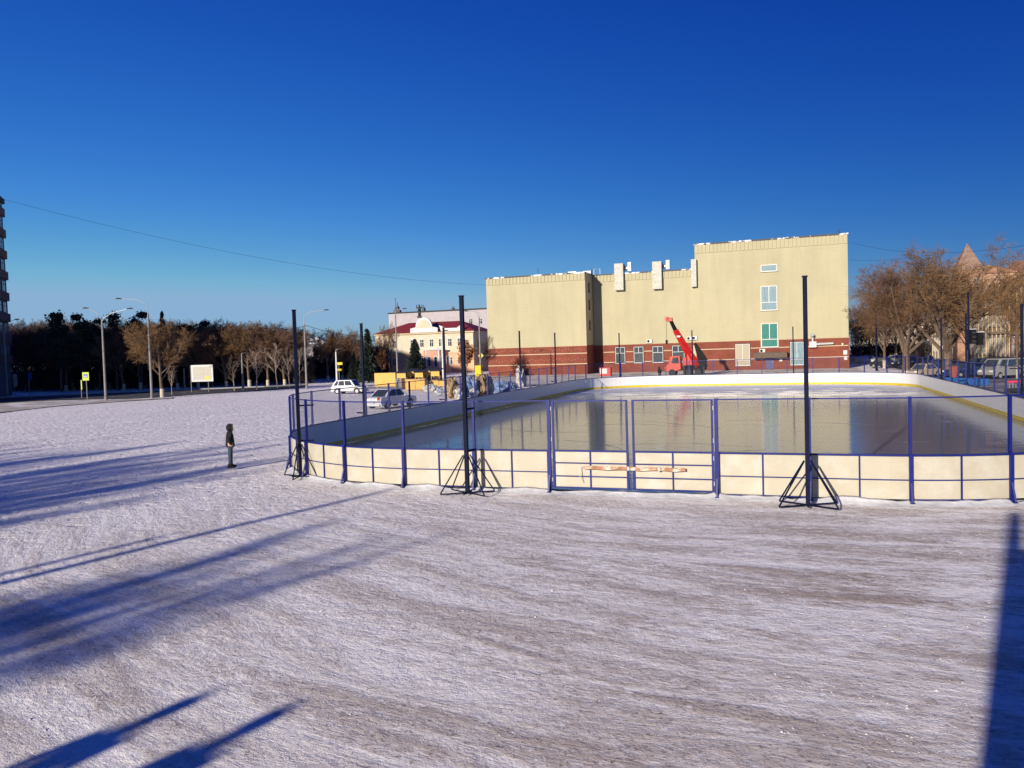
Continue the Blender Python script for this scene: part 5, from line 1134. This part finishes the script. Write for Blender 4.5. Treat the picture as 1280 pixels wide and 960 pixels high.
def bundle(px, pb, wpx, hpx, mat, label, seed, group='wrapped bundles beyond the left boards'):
    g = G(px, pb); s = F/g.y; w_ = wpx/s/2; h_ = hpx/s
    r = empty('wrapped_bundle', (g.x, g.y, 0), seed*.7, label, 'bundle', group); b = MB(); b.blob((0, 0, h_*.42), (w_, w_*.8, h_*.6), seed, .55, 14, zmin=0.02); b.build('wrapping', mat, r)
    b = MB(); rg = random.Random(seed)
    for k in (-.35, .3):
        b.tube([Vector((w_*k+.0, -w_*.86*cos(t*pi/6)*1.02, max(.05, h_*.42+h_*.66*sin(t*pi/6)))) for t in range(7)], .03, 4)
    b.build('cord', m_darkgrey, r)
BD = [(566, 498, 14, 26, m_tarpn, 'upright tan wrapped bundle nearest the second tall pole'), (574, 499, 12, 14, m_tarpw, 'small white wrapped bundle at the foot of the tan one'), (553, 494, 20, 10, m_tarpg, 'low heap of grey wrapping and boards in front of the stalls'),
      (538, 490, 18, 9, m_tarpw, 'low pale heap right of the white sedan'), (588, 496, 20, 24, m_tarpb, 'dark blue wrapped bundle behind the tall pole'), (592, 497, 10, 12, m_tarpw, 'round white bag in front of the dark blue bundle'), (604, 495, 16, 26, m_tarpn, 'tall tan and brown wrapped bundle under the yellow panel'),
      (612, 494, 12, 22, m_tarpg, 'grey wrapped bundle beside the tall tan one'), (628, 491, 22, 14, m_tarpb, 'rounded blue tarpaulin heap'), (639, 487, 14, 10, m_tarpb, 'smaller blue tarpaulin heap next to the rounded one'), (648, 484, 8, 24, m_tarpw, 'upright white wrapped post shape beyond the boards'), (655, 483, 8, 17, m_tarpg, 'grey wrapped shape beside the upright white one')]
for i, (px, pb, w_, h_, m_, lb_) in enumerate(BD): bundle(px, pb, w_, h_, m_, lb_, i+1)
# logs and planks in front of the stalls
for i, (px, py, ln, mt) in enumerate([(545, 489, 3.2, m_wood), (532, 486, 2.6, m_tarpn)]):
    g = G(px, py); r = empty('plank_pile', (g.x, g.y, 0), .3+i, ['pile of raw planks in front of the stalls', 'short stack of tan planks nearer the hoarding'][i], 'planks'); b = MB()
    for k in range(5): b.box(-ln/2+.1*k, ln/2-.05*k, -.4+.17*k, -.26+.17*k, .02, .1); b.box(-ln/2, ln/2-.1*k, -.35+.16*k, -.22+.16*k, .11, .2)
    b.build('planks', mt, r)
# ------------------------------------------------------------------ people
def skin(name, V, E_, mat, parent, root=0, lev=2):
    me = bpy.data.meshes.new(name); me.from_pydata([v[:3] for v in V], E_, []); o = bpy.data.objects.new(name, me); COL.objects.link(o)
    md = o.modifiers.new('skin', 'SKIN'); md.use_smooth_shade = True
    for i, v in enumerate(V):
        sv = me.skin_vertices[0].data[i]; r = v[3]; sv.radius = r if isinstance(r, tuple) else (r, r); sv.use_root = (i == root)
    o.modifiers.new('sub', 'SUBSURF').levels = lev; o.modifiers['sub'].render_levels = lev
    dg = bpy.context.evaluated_depsgraph_get(); m2 = bpy.data.meshes.new_from_object(o.evaluated_get(dg)); m2.name = name
    bpy.data.objects.remove(o); m2.materials.clear(); m2.materials.append(mat); m2.polygons.foreach_set('use_smooth', [True]*len(m2.polygons))
    o = bpy.data.objects.new(name, m2); COL.objects.link(o); o.parent = parent; return o
def person(name, loc, rz, label, legs=m_jeans, group=None):
    """1.74 m figure, facing local +x, weight on one leg, arms hanging with hands near the pockets"""
    r = empty(name, loc, rz, label, 'person', group)
    # one continuous body
    V = [(0, 0, .95, (.15, .12)), (0, 0, 1.12, (.13, .11)), (.01, 0, 1.34, (.17, .12)), (.01, 0, 1.46, (.08, .07)), (.02, 0, 1.54, .055), (.035, 0, 1.62, (.078, .09)), (.035, 0, 1.70, (.07, .075))]
    E_ = [(i, i+1) for i in range(6)]
    def ch(par, pts):
        p = par
        for q in pts: V.append(q); E_.append((p, len(V)-1)); p = len(V)-1
        return p
    for s, fx in ((1, .03), (-1, -.05)):
        k = ch(0, [(0, s*.09, .88, .095), (fx*.5, s*.095, .50, .06), (fx*.4-.01, s*.10, .27, .055), (fx, s*.10, .09, .04)])
        ch(k, [(fx+.09, s*.11, .05, .04), (fx+.17, s*.12, .035, .025)])
        h = ch(2, [(0, s*.19, 1.40, .06), (-.06, s*.25, 1.14, .045), (.05, s*.19, .99, .034)])     # hands pushed into the pockets
        k = ch(h, [(.085, s*.15, .95, .03)])
        for j in range(4): ch(k, [(.10, s*(.145-.016*j), .92-.006*j, .0095), (.098, s*(.135-.016*j), .885, .008)])
        ch(k, [(.10, s*.17, .925, .011), (.10, s*.165, .90, .009)])
    skin('body', V, E_, m_skin, r)
    # face details on the head
    b = MB(); 
    b.blob((.118, 0, 1.62), (.022, .016, .028), 2, .1, 6)
    for s in (-1, 1): b.blob((.035, s*.088, 1.62), (.018, .012, .032), 3, .1, 6)
    b.build('nose_and_ears', m_skin, r, smooth=True)
    b = MB()
    for s in (-1, 1): b.blob((.104, s*.032, 1.645), (.010, .013, .008), 4, 0, 6)
    b.blob((.108, 0, 1.575), (.008, .028, .006), 5, 0, 6); b.build('eyes_and_mouth', m_black2, r)
    # trousers
    V = [(0, 0, .97, (.16, .13)), (0, 0, .90, (.15, .125))]; E_ = [(0, 1)]
    for s, fx in ((1, .03), (-1, -.05)): ch(1, [(0, s*.095, .82, .105), (fx*.5, s*.10, .50, .075), (fx*.4-.01, s*.10, .27, .070), (fx-.005, s*.10, .10, .066)])
    skin('trousers', V, E_, legs, r)
    # parka with sleeves, its hem flared
    V = [(0, 0, .80, (.20, .16)), (0, 0, .95, (.195, .155)), (0, 0, 1.12, (.175, .145)), (.0, 0, 1.33, (.19, .145)), (.0, 0, 1.45, (.12, .10)), (.015, 0, 1.53, (.10, .09))]; E_ = [(i, i+1) for i in range(5)]
    for s in (1, -1): ch(3, [(0, s*.20, 1.40, .088), (-.06, s*.26, 1.15, .078), (.03, s*.21, 1.0, .068), (.08, s*.165, .95, .06)])
    skin('jacket', V, E_, m_jacket, r)
    # hood up: a shell open towards the face, with a fur edge
    b = MB(); n, m_ = 14, 20; c0 = Vector((.01, 0, 1.63)); vs = []
    for i in range(n+1):
        th = pi*(.28+.72*i/n)          # from the face opening (axis +x) round to the back
        for j in range(m_): ph = 2*pi*j/m_; vs.append(c0+Vector((.145*cos(th), .135*sin(th)*cos(ph), .165*sin(th)*sin(ph))))
    b.add(vs, [(i*m_+j, (i+1)*m_+j, (i+1)*m_+(j+1) % m_, i*m_+(j+1) % m_) for i in range(n) for j in range(m_)]); b.build('hood', m_jacket, r, smooth=True)
    b = MB(); th = pi*.28; ring = [c0+Vector((.145*cos(th), .135*sin(th)*cos(2*pi*j/24), .165*sin(th)*sin(2*pi*j/24))) for j in range(25)]; b.tube(ring, [.028+.006*((j*5) % 3) for j in range(25)], 7); b.build('fur_trim', m_fur, r)
    for s, fx in ((1, .03), (-1, -.05)):
        b = MB(); b.tube([(fx-.09, s*.10, .06), (fx+.02, s*.10, .065), (fx+.12, s*.115, .05), (fx+.19, s*.12, .035)], [.05, .06, .048, .028], 10); b.tube([(fx-.01, s*.10, .05), (fx-.01, s*.10, .17)], [.06, .062], 10); b.box(fx-.12, fx+.19, s*.11-.045, s*.11+.045, 0, .025); b.build('boot', m_black2, r, smooth=False)
    return r
g = G(289, 585.5); person('person', (g.x, g.y, .03), .35, 'person in dark hooded parka and grey blue jeans standing on the snow').scale = (.95, .95, .95)
g = at(824.5, 470, 96); person('person', (g.x, g.y, .03), 2.2, 'person in black seen only by head and shoulders behind the end boards', m_black2)
# ------------------------------------------------------------------ overhead wires
def wire(p, q, sag, label, r=.03):
    n = 24; mid = [p.lerp(q, i/n)-Vector((0, 0, sag*4*(i/n)*(1-i/n))) for i in range(n+1)]
    b = MB(); b.tube([x-p for x in mid], r, 5); o = b.build('overhead_wire', m_darkgrey, None, loc=p); tag(o, label, 'wire')
wire(at(0, 248, 95), at(607, 356, 146), 2.0, 'long thin wire sagging from the tower block to the beige building', .016)
wire(at(1063, 303, 128), at(1300, 304, 80), 1.3, 'upper thin wire above the street trees running from the beige building', .018)
wire(at(1063, 325, 128), at(1180, 316, 100), .4, 'lower thin wire between the beige building and the large bare tree', .018)
wire(at(310, 414, 100), at(383, 407, 104), .3, 'short wire reaching the curved arm lamp above the brown trees', .03)
wire(at(383, 407, 104), at(470, 420, 130), .5, 'wire leading from the curved arm lamp towards the mansion', .03)
# ------------------------------------------------------------------ the viewing terrace under the camera (its people and posts throw the near shadows)
te = empty('viewing_terrace', (0, 0, 0), 0, 'concrete viewing terrace below the photographer', 'terrace')
b = MB(); b.box(-18, 6, -9, -.25, -.1, 2.4); b.build('slab', m_grey, te)
def shadow_person(px, py, zt, label, dx=0):
    g = G(px, py); Ls = zt/tan(SUN_EL); x, y = g.x+sdir.x/cos(SUN_EL)*Ls, g.y+sdir.y/cos(SUN_EL)*Ls
    o = person('person', (x, y, 2.4), 1.0, label, m_black2); o.scale = (1, 1, (zt-2.4)/1.8); return o
shadow_person(256, 866, 4.1, 'person in a hooded parka standing farther left on the viewing terrace')
shadow_person(362, 881, 4.15, 'person in a hooded parka standing nearer the camera on the viewing terrace')
o = person('person', (-.32, -.52, 2.4), pi/2, 'photographer in a hooded parka standing behind the camera', m_black2); o.scale = (1, 1, 1.05)
def post_at_tip(px, py, zt, r, name, label):
    g = G(px, py); Ls = zt/tan(SUN_EL); x, y = g.x+sdir.x/cos(SUN_EL)*Ls, g.y+sdir.y/cos(SUN_EL)*Ls
    o = empty(name, (x, y, 0), 0, label, 'post'); b = MB(); b.tube([(0, 0, 0), (0, 0, zt)], [r*1.15, r*.8], 10); b.build('pole', m_lampgrey, o); return o
post_at_tip(1269, 640, 7.2, .2, 'shadow_post', 'thick unseen post added behind the photographer for its shadow')  # unseen post, added to cast the narrow shadow at the right edge
post_at_tip(1280, 690, 5.9, .4, 'shadow_pillar', 'broad unseen pillar added behind the photographer for its shadow')  # unseen pillar, added to widen the shadow at the right edge
post_at_tip(484, 611, 9.5, .16, 'street_lamp', 'street lamp outside the picture whose shadow points at the boards')
post_at_tip(203, 669, 8.0, .13, 'street_lamp', 'shorter street lamp outside the picture to the left')
for k in protos:
    if k not in used:
        for ch in list(protos[k].children): bpy.data.objects.remove(ch)
        bpy.data.objects.remove(protos[k])
